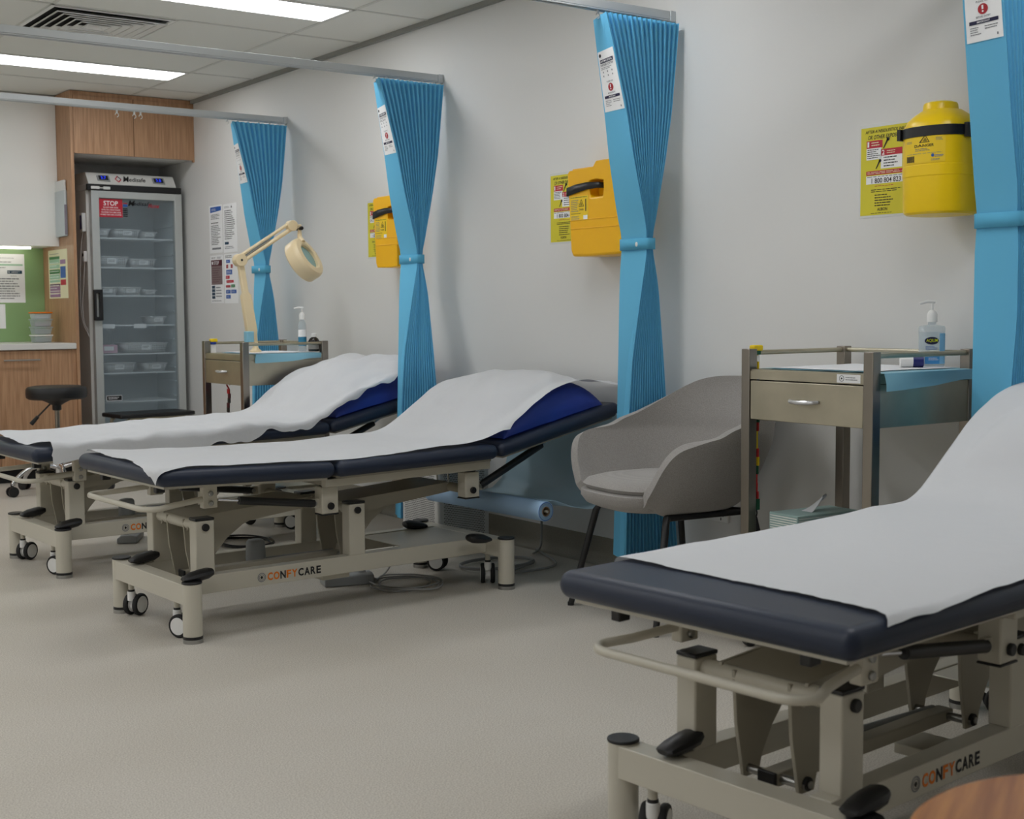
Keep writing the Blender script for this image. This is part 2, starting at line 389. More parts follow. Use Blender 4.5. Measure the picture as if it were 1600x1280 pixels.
# ------------------------------------------------------------------ curtains
CZ = [(2.118, -.329, -.385, -.030), (2.02, -.314, -.354, -.040), (1.79, -.277, -.291, -.065), (1.61, -.253, -.254, -.096), (1.447, -.222, -.213, -.131),
      (1.33, -.196, -.185, -.156), (1.27, -.196, -.185, -.156), (1.133, -.203, -.213, -.130), (.87, -.209, -.259, -.104), (.63, -.216, -.278, -.084), (.115, -.235, -.29, -.028)]
def cs(z, k): return interp([(a[0], a[k]) for a in reversed(CZ)], z)
CZ4 = [(2.118, -.295, -.32, -.03), (1.86, -.262, -.28, -.05), (1.58, -.224, -.238, -.07), (1.36, -.193, -.196, -.09), (1.29, -.19, -.19, -.10), (1.02, -.19, -.19, -.09), (.77, -.191, -.217, -.07), (.115, -.20, -.27, -.03)]
def curtain(y, label, n=15, wide=1., push=0., tab=None):
    t = thing('privacy_curtain', label, 'curtain', (WX, y, 0), 0, 'pleated blue bay curtains')
    tab = tab or CZ
    def cs(z, k): return interp([(a[0], a[k]) for a in reversed(tab)], z)+.62*min(0, push)*max(0, min(1, (1.28-z)/.52))
    def yo(z): return push*max(0, min(1, (1.28-z)/.52))
    def hw(z): return .07-.006*math.exp(-((z-1.3)/.05)**2)
    def sec(z):
        xl, xb, xr = cs(z, 1)*wide, cs(z, 2)*wide, cs(z, 3); h = hw(z)
        P = [(xl, h), (xb, -h)]
        sp = (xr-xb)/n
        for k in range(n):     # a shallow outer face, then a narrow deep fold
            x = xb+sp*k; e = 1+.05*noise.noise(Vector((k*.7, 3, y)))
            P += [(x+.50*sp, -h+.16*sp), (x+.60*sp, -h+min(.05, 3.2*sp)), (x+sp, -h*e if k < n-1 else -h)]
        o_ = yo(z)
        return [(a, b+o_) for a, b in P]
    zs = [.115+(2.118-.115)*i/44 for i in range(45)]
    m = M(); S_ = [[Vector((a, b, z)) for a, b in sec(z)] for z in zs]
    npt = len(S_[0])
    for k in range(npt-1):     # every pleat keeps a sharp fold
        m.add([r[k] for r in S_]+[r[k+1] for r in S_], [(i, i+1, 45+i+1, 45+i) for i in range(44)], CURT)
    m.build('pleated_cloth', t, angle=60)
    def pan(s_, z, off=.0):
        h = hw(z); a = Vector((cs(z, 1)*wide, h+yo(z), z)); b = Vector((cs(z, 2)*wide, -h+yo(z), z)); d = (b-a)
        return a+d*s_+Vector((d.y, -d.x, 0)).normalized()*off
    # tie band with press stud
    b = M(); ring_ = []
    h = hw(1.3)+.004; xs = cs(1.3, 1)-.006; xe = cs(1.3, 3)+.006
    pth = [(xs, h), (xs*.5+cs(1.3, 2)*.5-.004, -h*.1), (cs(1.3, 2)-.004, -h-.002), (cs(1.3, 2)+.004, -h-.005), (xe, -h-.004), (xe+.004, -h*.5), (xe+.002, h*.6), (xe-.012, h+.004), (xs+.01, h+.005)]
    for i, (zc, hh) in enumerate(((1.318, 0), (1.276, 0))):
        ring_.append([Vector((p, q, zc)) for p, q in pth])
    b.loft(ring_, CURTB, cap=False)
    b.build('tie_band', t, mods=(('SOLIDIFY', {'thickness': .001, 'offset': 1}),))
    bt = M(); p0 = Vector((xs+.012, -h*.35, 1.296)); bt.lathe([(.0125, 0), (.0125, .002), (.009, .005), (.003, .006)], p0, WPLAS, 16, Vector((-.8, -.6, 0))); plab(bt.build('press_stud', t), 'white press stud')
    # printed label
    q = M()
    z0, z1 = 1.785, 2.0
    def L(off): return lambda x, yy: pan(.06+.9*x, z0+(z1-z0)*yy, off)
    q.grid(lambda a, c_: L(.002)(a, c_), 2, 6, PRW)
    o1 = L(.0032); o2 = L(.0042)
    rect(q, o1, .1, .80, .9, .86, INKN); q.text('ANTIMICROBIAL', o2, .14, .812, .86, .848, PRW)
    disc(q, lambda x, yy: o1(x, .93+(yy-.93)*.42), .14, .93, .07, INK, 16)
    q.text('DISPOSABLE CURTAIN', o1, .1, .75, .86, .785, INKG); lines(q, o1, .1, .69, .88, .735, 2, INKG)
    for r_ in range(2):
        for c_ in range(3): rect(q, o1, .18+.26*c_, .575+.065*r_, .23+.26*c_, .6+.065*r_, INKG)
    q.text('PLEASE ASK', o1, .32, .475, .68, .5, INKG)
    disc(q, lambda x, yy: o1(x, .39+(yy-.39)*.47), .5, .39, .14, DRED); rect(q, o2, .475, .385, .525, .435, PRW); disc(q, lambda x, yy: o2(x, .36+(yy-.36)*.47), .5, .36, .028, PRW, 12)
    q.text('BEFORE ENTRY', o1, .3, .285, .7, .31, INKG)
    rect(q, o1, .1, .215, .9, .26, INKN); q.text('IMPORTANT', o2, .32, .225, .68, .248, PRW)
    lines(q, o1, .12, .08, .42, .19, 4, INKG); lines(q, o1, .52, .13, .9, .19, 2, INKG); rect(q, o1, .84, .04, .88, .07, INKG)
    plab(q.build('printed_label', t), 'white printed label with red warning disc')
    for x in [cs(2.118, 2)+.02+(cs(2.118, 3)-cs(2.118, 2)-.03)*k/5 for k in range(6)]:
        g = M(); g.box(x-.004, x+.004, -.004, .004, 2.126, 2.142, WPLAS); g.tube([(x+.008*math.sin(a), 0, 2.118-.010*math.cos(a)) for a in [k*PI/6 for k in range(10)]], .002, WPLAS, 6); g.build('hook', t)
    return t
curtain(TY[0], 'gathered blue pleated curtain behind the ivory magnifier lamp, farthest from the viewer', 11, .95)
curtain(TY[1], 'gathered blue pleated curtain behind the middle bed, beside the hidden yellow bin', 14, push=-.22)
curtain(TY[2], 'gathered blue pleated curtain beside the grey armchair', 15)
curtain(TY[3], 'gathered blue pleated curtain at the right edge behind the nearest bed', 12, tab=CZ4)
# ------------------------------------------------------------------ examination beds
def make_bed(label, origin, deg, prof):
    t = thing('examination_bed', label, 'examination bed', (*origin, 0), math.radians(deg), 'height adjustable examination beds')
    V0, V1 = -.06, .63; TH = .056
    # base
    m = M(); m.box(-.028, .028, .0, .566, .122, .188, METAL); m.box(1.25, 1.306, .0, .566, .122, .188, METAL)
    m.box(.028, 1.25, .088, .135, .130, .190, METAL); m.box(.028, 1.25, .431, .478, .130, .190, METAL)
    m.box(.90, 1.25, .135, .431, .183, .187, METAL)
    m.box(.55, .66, .12, .30, .108, .13, METAL)
    m.build('base_frame', t, bevel=.004)
    for x in (0, 1.278):
        for y in (0, .566):
            l = M(); l.cyl((x, y, .022), (x, y, .19), .031, METAL, 32).build('leg', t)
            lo = COL.objects[-1] if False else None
            leg = [o for o in t.children][-1]
            M().cyl((x, y, .19), (x, y, .197), .0325, BLACK, 32).build('leg_cap', leg, bevel=.002)
            f = M(); f.cyl((x, y, 0), (x, y, .013), .032, ZINC, 32); f.cyl((x, y, .013), (x, y, .0225), .0315, BLACK, 32); f.build('levelling_foot', leg)
            # twin wheel caster inboard of the leg
            cx = x; cy = .115 if y < .3 else .485
            ang = {(0, 0): -1.1, (0, .566): .53, (1.278, 0): .95, (1.278, .566): -.9}[(x, y)]
            R_ = Matrix.Rotation(ang, 3, 'Z'); o = Vector((cx, cy, 0))
            ca = M(); tr = Vector(R_@Vector((.022, 0, 0)))
            ca.cyl(o+Vector((0, 0, .085)), o+Vector((0, 0, .13)), .010, METAL, 14); ca.cyl(o+Vector((0, 0, .086)), o+Vector((0, 0, .094)), .0115, BLACK, 14)
            ca.cyl(o+Vector((0, 0, .055)), o+Vector((0, 0, .087)), .014, WPLAS, 14)
            hub = o+tr+Vector((0, 0, .0385)); ax = R_@Vector((0, 1, 0))
            ca.cyl(hub-ax*.009, hub+ax*.009, .024, WPLAS, 20)
            c_ = ca.build('caster', t, bevel=.0015)
            for sgn in (-1, 1):
                p = hub+ax*.019*sgn
                wq = M(); wq.lathe([(.0285, -.0085), (.036, -.008), (.0385, -.004), (.0385, .004), (.036, .008), (.0285, .0085)], p, RUBBER, 28, ax)
                wq.cyl(p-ax*.0092, p+ax*.0092, .0285, WPLAS, 24); wq.build('wheel', c_)
            # brake pedal
            sx = 1 if x < 1 else -1
            R2 = Matrix.Rotation(0., 3, 'Z')
            pd = M(); pts = []
            py = .02 if y < .3 else .44
            for a, rw, rz in ((0, .014, .005), (.006, .022, .009), (.03, .025, .017), (.06, .027, .019), (.085, .026, .018), (.102, .018, .012), (.108, .005, .004)):
                pts.append((a, rw, rz))
            rings = []
            for a, rw, rz in pts:
                cc = Vector((x-.022+a, py, .202+a*.13) if x < 1 else (x-.062-a, py, .194+a*.15))
                rings.append([cc+R2@Vector((0, rw*math.cos(k*PI/6), rz*math.sin(k*PI/6))) for k in range(12)])
            pd.loft(rings, BLACK); pd.build('brake_pedal', t)
    # uprights, shafts
    for x in (.092, .675):
        for y0, y1 in ((.088, .138), (.428, .478)):
            u_ = M().box(x-.033, x+.033, y0, y1, .188, .372, METAL).build('upright', t, bevel=.004)
            M().box(x-.034, x+.034, y0-.001, y1+.001, .372, .381, BLACK).build('end_cap', u_, bevel=.003)
            yo = y0 if y0 < .3 else y1; s_ = -1 if y0 < .3 else 1
            M().cyl((x, yo, .350), (x, yo+s_*.010, .350), .0125, BLACK, 18).build('bolt_cover', u_, bevel=.002)
        M().cyl((x, .137, .350), (x, .429, .350), .019, METAL, 24).build('lower_shaft', t)
    # lifting arms
    for x0, x1 in ((.092, .53), (.675, 1.145)):
        a = M()
        poly = [(x0-.02, .330), (x0+.03, .322), (x1, .366), (x1+.02, .384), (x1, .402), (x0-.01, .372)]
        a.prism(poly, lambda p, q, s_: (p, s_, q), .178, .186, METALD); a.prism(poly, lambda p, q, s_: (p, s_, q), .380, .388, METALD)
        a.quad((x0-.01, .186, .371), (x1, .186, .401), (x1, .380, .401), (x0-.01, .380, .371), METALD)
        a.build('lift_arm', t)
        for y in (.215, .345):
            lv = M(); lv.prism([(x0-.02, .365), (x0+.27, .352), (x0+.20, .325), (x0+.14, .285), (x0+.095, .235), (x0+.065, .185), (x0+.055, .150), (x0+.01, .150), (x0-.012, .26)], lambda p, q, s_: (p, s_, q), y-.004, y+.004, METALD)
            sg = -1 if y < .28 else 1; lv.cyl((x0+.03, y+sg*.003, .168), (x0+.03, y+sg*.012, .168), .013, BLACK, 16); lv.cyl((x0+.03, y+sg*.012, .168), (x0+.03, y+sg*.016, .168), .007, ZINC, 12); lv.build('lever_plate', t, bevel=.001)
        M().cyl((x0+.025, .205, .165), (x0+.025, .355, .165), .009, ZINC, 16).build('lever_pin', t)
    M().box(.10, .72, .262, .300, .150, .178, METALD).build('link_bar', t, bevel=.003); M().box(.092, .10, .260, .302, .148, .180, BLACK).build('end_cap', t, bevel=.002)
    mo = M(); mo.lathe([(.034, 0), (.036, .03), (.033, .085), (.028, .094), (.01, .096)], (.40, .33, .150), GREYP, 20); mo.box(.35, .52, .30, .36, .135, .16, GREYP); mo.build('actuator_motor', t, bevel=.004)
    M().cyl((.44, .33, .168), (.70, .30, .172), .009, GREYP, 14).build('actuator_rod', t)
    # upper blocks and rails
    for x in (.535, 1.148):
        for y0, y1, s_ in ((.036, .086, -1), (.480, .530, 1)):
            b = M().box(x-.033, x+.033, y0, y1, .357, .452, METAL).build('pivot_block', t, bevel=.004)
            M().box(x-.034, x+.034, y0-.001, y1+.001, .352, .357, BLACK).build('end_cap', b, bevel=.002)
            yo = y0 if s_ < 0 else y1
            M().cyl((x, yo, .384), (x, yo+s_*.010, .384), .0125, BLACK, 18).build('bolt_cover', b, bevel=.002)
            M().box(x-.018, x+.018, y0+.006, y1-.006, .452, .492, BLACK).build('spacer', b)
            lg = M(); e = -.052 if x < 1 else .052
            lg.cyl((x+e, y0+.018, .395), (x+e, y0+.030, .395), .016, METAL, 18); lg.box(min(x, x+e), max(x, x+e), y0+.018, y0+.030, .380, .410, METAL); lg.cyl((x+e, y0+.012, .395), (x+e, y0+.036, .395), .008, ZINC, 12); lg.build('strut_lug', b)
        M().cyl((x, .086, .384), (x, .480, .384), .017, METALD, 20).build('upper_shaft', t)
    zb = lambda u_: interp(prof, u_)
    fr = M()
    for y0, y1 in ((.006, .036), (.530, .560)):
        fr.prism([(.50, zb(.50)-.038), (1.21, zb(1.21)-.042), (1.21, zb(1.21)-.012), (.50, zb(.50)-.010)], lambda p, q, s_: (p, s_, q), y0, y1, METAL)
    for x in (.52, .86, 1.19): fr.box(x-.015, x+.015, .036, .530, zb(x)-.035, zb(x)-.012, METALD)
    fr.build('upper_frame', t, bevel=.003)
    # padded sections with their boards
    ends = [prof[0], prof[1], prof[2], prof[3]]
    for i, nm in enumerate(('foot_cushion', 'seat_cushion', 'head_cushion')):
        (ua, za), (ub, zb_) = ends[i], ends[i+1]; g = .003
        d = Vector((ub-ua, zb_-za)).normalized(); nrm = Vector((-d.y, d.x))
        pa = Vector((ua, za))+d*g; pb = Vector((ub, zb_))-d*g
        c_ = M(); poly = [pa, pb, pb+nrm*TH, pa+nrm*TH]
        c_.prism([(p.x, p.y) for p in poly], lambda p, q, s_: (p, s_, q), V0, V1, NAVY)
        cu = c_.build(nm, t, bevel=.0272, seg=7, angle=60)
        bd = M(); q0 = pa+d*.028; q1 = pb-d*.02
        poly = [q0-nrm*.008, q1-nrm*.008, q1+nrm*.002, q0+nrm*.002]
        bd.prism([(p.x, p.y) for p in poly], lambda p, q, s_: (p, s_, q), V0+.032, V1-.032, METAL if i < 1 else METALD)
        bd.build('backing_board', cu)
    # foot loop handle
    P = []
    zh = prof[0][1]-.078
    def arc(cx, cy, r, a0, a1): return [(cx+r*math.cos(a0+(a1-a0)*k/6), cy+r*math.sin(a0+(a1-a0)*k/6), zh) for k in range(7)]
    P = [(.10, .075, zh+.014), (-.03, .055, zh+.004)]+arc(-.085, .085, .05, -PI/2, -PI)+arc(-.085, .481, .05, PI, PI/2)+[(-.03, .511, zh+.004), (.10, .491, zh+.014)]
    P[2] = (-.085, .035, zh)
    M().tube(P, .0095, METAL, 12).build('foot_loop', t)
    for y in (.060, .478):
        b = M(); b.box(.075, .125, y, y+.028, zh-.018, zb(.1)-.008, METAL)
        for z in (zh-.002, zh+.03): b.cyl((.10, y-.008, z), (.10, y, z), .009, ZINC, 14)
        b.build('loop_bracket', t, bevel=.003)
    for y in (.06, .50):
        M().box(-.09, -.06, y-.012, y+.012, prof[0][1]-.03, prof[0][1]-.004, BLACK).build('bump_stop', t, bevel=.003)
    # gas struts
    for y in (.058, .506):
        s_ = M(); s_.cyl((.483, y, .395), (.20, y, .432), .0135, BLACK, 16); s_.cyl((.20, y, .432), (.125, y, .442), .005, CHROME, 10); s_.build('gas_strut', t)
        s_ = M(); hd = zb(1.58)-.012
        s_.cyl((1.20, y, .395), (1.50, y, .395+(hd-.395)*.76), .0145, BLACK, 16); s_.cyl((1.50, y, .395+(hd-.395)*.76), (1.58, y, hd), .005, CHROME, 10); s_.build('gas_strut', t)
    # maker's lettering on the near rail
    lg = M(); f = lambda x, z: (x, .0872, z)
    disc(lg, f, .294, .158, .0155, INKG, 28, .0128); disc(lg, f, .294, .158, .0105, INKG, 24, .0085); rect(lg, f, .2895, .1555, .2985, .1605, INK); rect(lg, f, .2915, .153, .2965, .163, INK)
    x = .316
    for ch, mt, wd in (('C', ORANGE, .020), ('O', ORANGE, .023), ('N', INK, .021), ('F', ORANGE, .018), ('Y', ORANGE, .022), ('C', INK, .021), ('A', INK, .022), ('R', INK, .020), ('E', INK, .018)):
        lg.text(ch, f, x, .1445, x+wd, .1715, mt, bold=.035); x += wd+.0028
    plab(lg.build('brand_lettering', t), 'orange and black CONFYCARE lettering with round emblem')
    return t
PR1 = [(-.13, .470), (.51, .488), (1.21, .503), (1.83, .637)]
PR2 = [(-.13, .512), (.51, .491), (1.21, .504), (1.83, .636)]
PR3 = [(-.13, .488), (.51, .490), (1.21, .504), (1.70, .660)]
BED1 = ((1.61, 5.315), 2.8); BED2 = ((1.613, 4.003), 3.0); BED3 = ((1.755, 1.433), 5.4)
make_bed('beige framed examination bed at the left, farthest of the three, with drooping foot cushion', *BED1, PR1)
make_bed('beige framed navy examination bed in the middle with blue roll below its head', *BED2, PR2)
make_bed('beige framed navy examination bed in the right foreground, nearest of the three', *BED3, PR3)
# pillows and paper sheets
def bedthing(name, label, cat, bed, grp=None):
    (o, d) = bed; return thing(name, label, cat, (*o, 0), math.radians(d), grp)
TOP = .056
def pil(u_, v, prof, uc=1.53, hu=.27, vc=.285, hv=.31, th=.142):
    a = abs((u_-uc)/hu); b = abs((v-vc)/hv)
    if a >= 1 or b >= 1: return None
    return interp(prof, u_)+TOP+.004+th*((1-a**2.6)**.55)*((1-b**5)**.45)
PILP = {}
def pillow(bed, prof, label, uc=1.50, hu=.25):
    (o, d) = bed
    me = M(); N1, N2 = 36, 36; vc, hv = .285, .31; PILP[id(prof)] = (uc, hu)
    def cmap(x): return math.sin(x*PI/2)
    def top(a, b):
        A, B = cmap(2*a-1), cmap(2*b-1); u_ = uc+hu*A*.9999; v = vc+hv*B*.9999
        return (u_, v, (pil(u_, v, prof, uc, hu) or interp(prof, u_)+TOP)+.004*noise.noise(Vector((u_*9, v*9, 1))))
    def bot(a, b):
        A, B = cmap(2*a-1), cmap(2*b-1); u_ = uc+hu*A*.9999; v = vc+hv*B*.9999
        return (u_, v, interp(prof, u_)+TOP+.003)
    me.grid(top, N1, N2, BLUEP); me.grid(bot, N1, N2, BLUEP)
    ob = me.build('pillow', angle=70)
    bm = bmesh.new(); bm.from_mesh(ob.data); bmesh.ops.remove_doubles(bm, verts=bm.verts, dist=.0008); bmesh.ops.recalc_face_normals(bm, faces=bm.faces); bm.to_mesh(ob.data); bm.free()
    ob.location = (*o, 0); ob.rotation_euler = (0, 0, math.radians(d))
    return tag(ob, label, 'pillow', 'blue vinyl pillows')
pillow(BED1, PR1, 'royal blue pillow under the paper at the head of the farthest bed')
pillow(BED2, PR2, 'royal blue pillow showing under the paper at the head of the middle bed')
pillow(BED3, PR3, 'royal blue pillow mostly hidden under the paper of the nearest bed', 1.45, .24)
def paper(bed, prof, label, ufoot, vnear, vfar=.615, seed=0, amp=.004, uend=1.81, tent=.02, near_amp=0., corner=0.):
    (o, d) = bed; me = M(); NU, NV = 150, 60; r = .024
    def base(u_, v):
        z = interp(prof, u_)+TOP; p = pil(u_, v, prof, *PILP[id(prof)])
        if p: z = max(z, p)
        zt = interp([(1.04, 0), (1.12, .004), (1.20, .045), (1.28, .088), (1.40, .135), (1.5, .15), (1.56, .152), (1.66, .138), (1.74, .108), (1.82, .07)], u_)
        if u_ > 1.04: z = max(z, interp(prof, u_)+TOP+zt*(1-.22*sstep(.25, -.05, v))*(1-.05*sstep(.4, .62, v)))
        return z
    def sm(u_, v): return sum(base(u_+k*.016, v) for k in range(-3, 4))/7
    UA = -.13+.02; VA, VB = -.06+.024, .63-.024
    def fn(a, b):
        a_ = a
        vn0 = vnear(0.0)
        u_ = None
        v_n = vnear(-.1+1.9*a)
        v = v_n+(vfar-v_n)*b
        uf = ufoot(v)+.006*noise.noise(Vector((v*34, seed, 0)))+.004*noise.noise(Vector((v*90, seed, 2)))
        u_ = uf+(uend+.02*noise.noise(Vector((v*6, seed, 5)))-uf)*a
        v_n = vnear(u_)+.004*noise.noise(Vector((u_*14, seed, 7))); v = v_n+(vfar+.006*noise.noise(Vector((u_*5, seed, 8)))-v_n)*b
        cu = max(u_, UA); cv_ = min(max(v, VA), VB)
        ou, ov = u_-cu, v-cv_; dd = math.hypot(ou, ov)
        pz = pil(cu, cv_, prof, *PILP[id(prof)])
        z = max(sm(cu, cv_), (pz or -1)+.006)+.003
        wr = noise.noise(Vector((u_*3.2, v*6.5, seed)))*.6+noise.noise(Vector((u_*8+4, v*13, seed+3)))*.35
        fold = abs(noise.noise(Vector((u_*2.2-v*3.1, v*1.5+u_, seed+9))))
        w_ = amp*(wr+.9-1.6*fold)*(1+1.4*sstep(1.1, 1.3, u_))
        nearw = math.exp(-max(0, v-v_n)/.11)*near_amp*(.6+noise.noise(Vector((u_*6, v*9, seed+1)))+.5*noise.noise(Vector((u_*15, v*20, seed+2)))-.7*abs(noise.noise(Vector((u_*7+v*9, v*12-u_*3, seed+6)))))
        z += max(w_, -.001)+max(nearw, -.0005)
        p = Vector((cu, cv_, z))
        if dd > 1e-6:
            nx, ny = ou/dd, ov/dd
            if dd < r*PI/2: h, q = r*math.sin(dd/r), r*(1-math.cos(dd/r))
            else: h, q = r, r+dd-r*PI/2
            h += .004+.010*max(0, dd-.03)*8*(.5+noise.noise(Vector((u_*7, 2, seed))))*(1 if near_amp else .3)
            p.x += nx*h; p.y += ny*h; p.z -= q
        return p
    me.grid(fn, NU, NV, PAPER)
    ob = me.build('bed_paper', angle=75)
    ob.location = (*o, 0); ob.rotation_euler = (0, 0, math.radians(d))
    return tag(ob, label, 'bed paper', 'paper sheets on the beds')
def pw(tab): return lambda x: interp(tab, x)
paper(BED1, PR1, 'crumpled white paper sheet on the farthest bed, hanging over its near side',
      pw([(-.2, -.055), (-.02, -.055), (.1, -.085), (.3, -.115), (.62, -.06)]), pw([(-.2, -.16), (.1, -.155), (.5, -.15), (.85, -.13), (1.0, -.105), (1.15, -.085), (1.27, -.085), (1.45, -.085), (1.62, -.05), (1.8, .0)]), .62, 11, .020, near_amp=.036)
paper(BED2, PR2, 'smooth white paper sheet on the middle bed with pointed corner over its foot',
      pw([(-.06, -.165), (.0, -.150), (.07, -.125), (.2, -.105), (.62, -.092)]), pw([(-.2, -.068), (-.12, -.062), (-.03, -.040), (.6, -.036), (1.12, -.036), (1.22, -.055), (1.25, -.07), (1.27, -.058), (1.40, -.05), (1.50, -.03), (1.62, -.02), (1.72, -.04), (1.84, -.05)]), .618, 23, .008, uend=1.84)
paper(BED3, PR3, 'wide white paper sheet with torn foot edge on the nearest bed',
      pw([(-.066, -.040), (-.03, -.005), (.026, .008), (.15, .022), (.39, .036), (.64, .040)]), pw([(-.2, -.066), (.0, -.062), (.2, -.052), (.45, -.042), (1.12, -.035), (1.25, 0), (1.8, .03)]),   .635, 41, .006, uend=1.68)
# blue roll and sling under the head of the middle bed
R3 = math.radians(3)
def b2w(u_, v, z): return Vector((1.613+u_*math.cos(R3)-v*math.sin(R3), 4.003+u_*math.sin(R3)+v*math.cos(R3), z))
t = thing('paper_roll', 'thick blue paper roll slung below the head of the middle bed', 'paper roll', b2w(1.42, -.065, .248))
t.rotation_euler = (0, 0, R3)
rl = M()
rl.lathe([(.019, 0), (.037, 0), (.0385, .002), (.0385, .75), (.037, .752), (.019, .752), (.019, 0)], (0, 0, .04), BLUER, 36, (0, 1, 0), False); rl.build('roll', t)
sp = M()
for rr in (.0245, .030, .0345): sp.tube([(rr*math.cos(k*PI/16), -.0006, .04+rr*math.sin(k*PI/16)) for k in range(32)], .0011, BLUEI if rr > .03 else BLUES, 5, True)
sp.build('wound_edge', t)
sp = M(); sp.lathe([(.0165, -.002), (.0195, -.002), (.0195, .754), (.0165, .754), (.0165, -.002)], (0, 0, .04), mat('card core', (150, 128, 104), .8), 24, (0, 1, 0), False); sp.build('card_core', t)
sl = M(); pts = [(.0, .079), (.05, .075), (.12, .05), (.22, .028), (.30, .034), (.355, .075), (.385, .16), (.395, .26), (.385, .345), (.372, .395)]
def slf(a, b):
    k = a*(len(pts)-1); i = min(int(k), len(pts)-2); q = k-i
    x = pts[i][0]*(1-q)+pts[i+1][0]*q; z = pts[i][1]*(1-q)+pts[i+1][1]*q
    return (x, .0+.72*b, z+.006*noise.noise(Vector((x*6, b*5, 3)))-.012*math.sin(b*PI)*math.sin(a*PI))
sl.grid(slf, 40, 16, BLUES); sl.build('loose_sheet', t, angle=60)
hk = M()
for y in (.62, .70): hk.tube([(0, y, .04), (-.012, y, .16), (-.03, y, .285)], .004, METALD, 8)
hk.cyl((0, -.01, .04), (0, .762, .04), .005, METALD, 8); hk.build('hanger', t)
# ------------------------------------------------------------------ foot controls and cables
def foot_control(label, a, b, h=.035, wd=.10):
    a = Vector(a); b = Vector(b); L = (b-a).length; ang = math.atan2(b.y-a.y, b.x-a.x)
    t = thing('foot_control', label, 'foot control', (*a, 0), ang, 'grey bed foot controls')
    m = M(); m.prism([(0, 0), (wd, 0), (wd, h*.5), (wd*.8, h*.8), (wd*.3, h*.85), (0, h*.7)], lambda p, q, s_: (s_, p, q+.001), 0, L, GREYP); m.build('housing', t, bevel=.004)
    for x in (.2, .72):
        M().lathe([(.024, 0), (.024, .006), (.018, .012), (.004, .014)], (L*x+.01, wd*.52, h*.75), BLACK if False else GREYP, 18).build('pedal_button', t)
    M().cyl((L*.42, wd*.7, h*.8), (L*.62, wd*.7, h*.8), .006, GREYP, 10).build('carry_bar', t)
    return t
foot_control('grey twin pedal foot control on the floor below the middle bed rail', (2.345, 4.50), (2.53, 4.445), .05)
foot_control('grey foot control on the floor below the farthest bed', (2.12, 5.90), (2.22, 6.08), .045, .09)
def cable(label, pts, r=.0035, mt=CABLE, name='power_cable'):
    # Catmull-Rom through the points
    P = [Vector(p) for p in pts]; out = []
    for i in range(len(P)-1):
        p0 = P[max(i-1, 0)]; p1 = P[i]; p2 = P[i+1]; p3 = P[min(i+2, len(P)-1)]
        for k in range(8):
            q = k/8; out.append(.5*((2*p1)+(p2-p0)*q+(2*p0-5*p1+4*p2-p3)*q*q+(3*p1-p0-3*p2+p3)*q**3))
    out.append(P[-1])
    return tag(M().tube(out, r, mt, 7).build(name, loc=P[0]), label, 'cable')
def coil(cx, cy, rx, ry, turns, ph=0, seed=0):
    return [(cx+(.05*noise.noise(Vector((k*.06, seed, 7)))+rx*(1+.5*noise.noise(Vector((k*.35, seed, 0)))))*math.cos(ph+k*PI/5), cy+(.05*noise.noise(Vector((k*.07, seed, 8)))+ry*(1+.5*noise.noise(Vector((k*.31, seed, 4)))))*math.sin(ph+k*PI/5), .005+.003*((k//10) % 4)+.004*abs(noise.noise(Vector((k*.5, seed, 9))))) for k in range(int(turns*10)+1)]
cable('loose grey cable coiled on the floor beside the twin pedal foot control', [(2.50, 4.53, .03), (2.54, 4.46, .02)]+coil(2.62, 4.36, .12, .13, 4, 2.4, 1)+[(2.70, 4.62, .02), (2.68, 4.55, .115)], .0033)
cable('thick grey cable looped on the floor beyond the middle bed head leg', [(3.44, 4.62, .012), (3.3, 4.3, .008), (3.05, 4.28, .008)]+[(3.12+.17*math.cos(a), 4.46+.11*math.sin(a), .008+.004*i/10) for i, a in enumerate([-1.2+k*PI/5 for k in range(22)])], .005)
cable('dark cable tangle on the floor under the farthest bed', coil(2.52, 5.60, .10, .16, 3, 0, 6), .004, BLACK)
# ------------------------------------------------------------------ perforated white cabinet
t = thing('perforated_cabinet', 'white perforated steel cabinet on the floor below the middle bed head', 'cabinet', (3.05, 4.80, 0))
m = M(); m.box(0, .27, 0, .30, .01, .50, PERF); m.build('shell', t, bevel=.012, seg=3)
h = M()
def hex_(m, fn, cx, cy, r): m.add([fn(cx+r*math.cos(k*PI/3), cy+r*math.sin(k*PI/3)) for k in range(6)], [tuple(range(6))], DARKH)
for i in range(30):
    for j in range(52):
        z = .045+.0082*j
        hex_(h, lambda a, b: (-.0006, a, b), .03+.0082*i+(.0041 if j % 2 else 0), z, .0027)
        if i < 27: hex_(h, lambda a, b: (a, -.0006, b), .032+.0078*i+(.0039 if j % 2 else 0), z, .0027)
h.build('perforations', t)
for x in (.03, .24):
    for y in (.03, .27): M().cyl((x, y, 0), (x, y, .012), .012, RUBBER, 12).build('foot', t)
cable('grey cable hanging down the wall behind the middle bed', [(3.47, 4.66, .34), (3.472, 4.63, .24), (3.47, 4.62, .14), (3.45, 4.60, .03), (3.38, 4.56, .008)], .005)
# ------------------------------------------------------------------ wall outlet
t = thing('power_outlet', 'white double power outlet low on the wall behind the armchair legs', 'power outlet', (WX, 3.57, .30))
M().box(-.012, 0, -.07, .07, -.038, .038, WPLAS).build('plate', t, bevel=.004)
for y in (-.035, .035):
    q = M(); q.box(-.0128, -.012, y-.014, y-.010, -.016, -.004, DARK); q.box(-.0128, -.012, y+.010, y+.014, -.016, -.004, DARK); q.box(-.0128, -.012, y-.002, y+.002, -.03, -.02, DARK); q.build('socket', t)
    M().box(-.016, -.012, y-.006, y+.006, .012, .026, WPLAS).build('switch', t, bevel=.001)
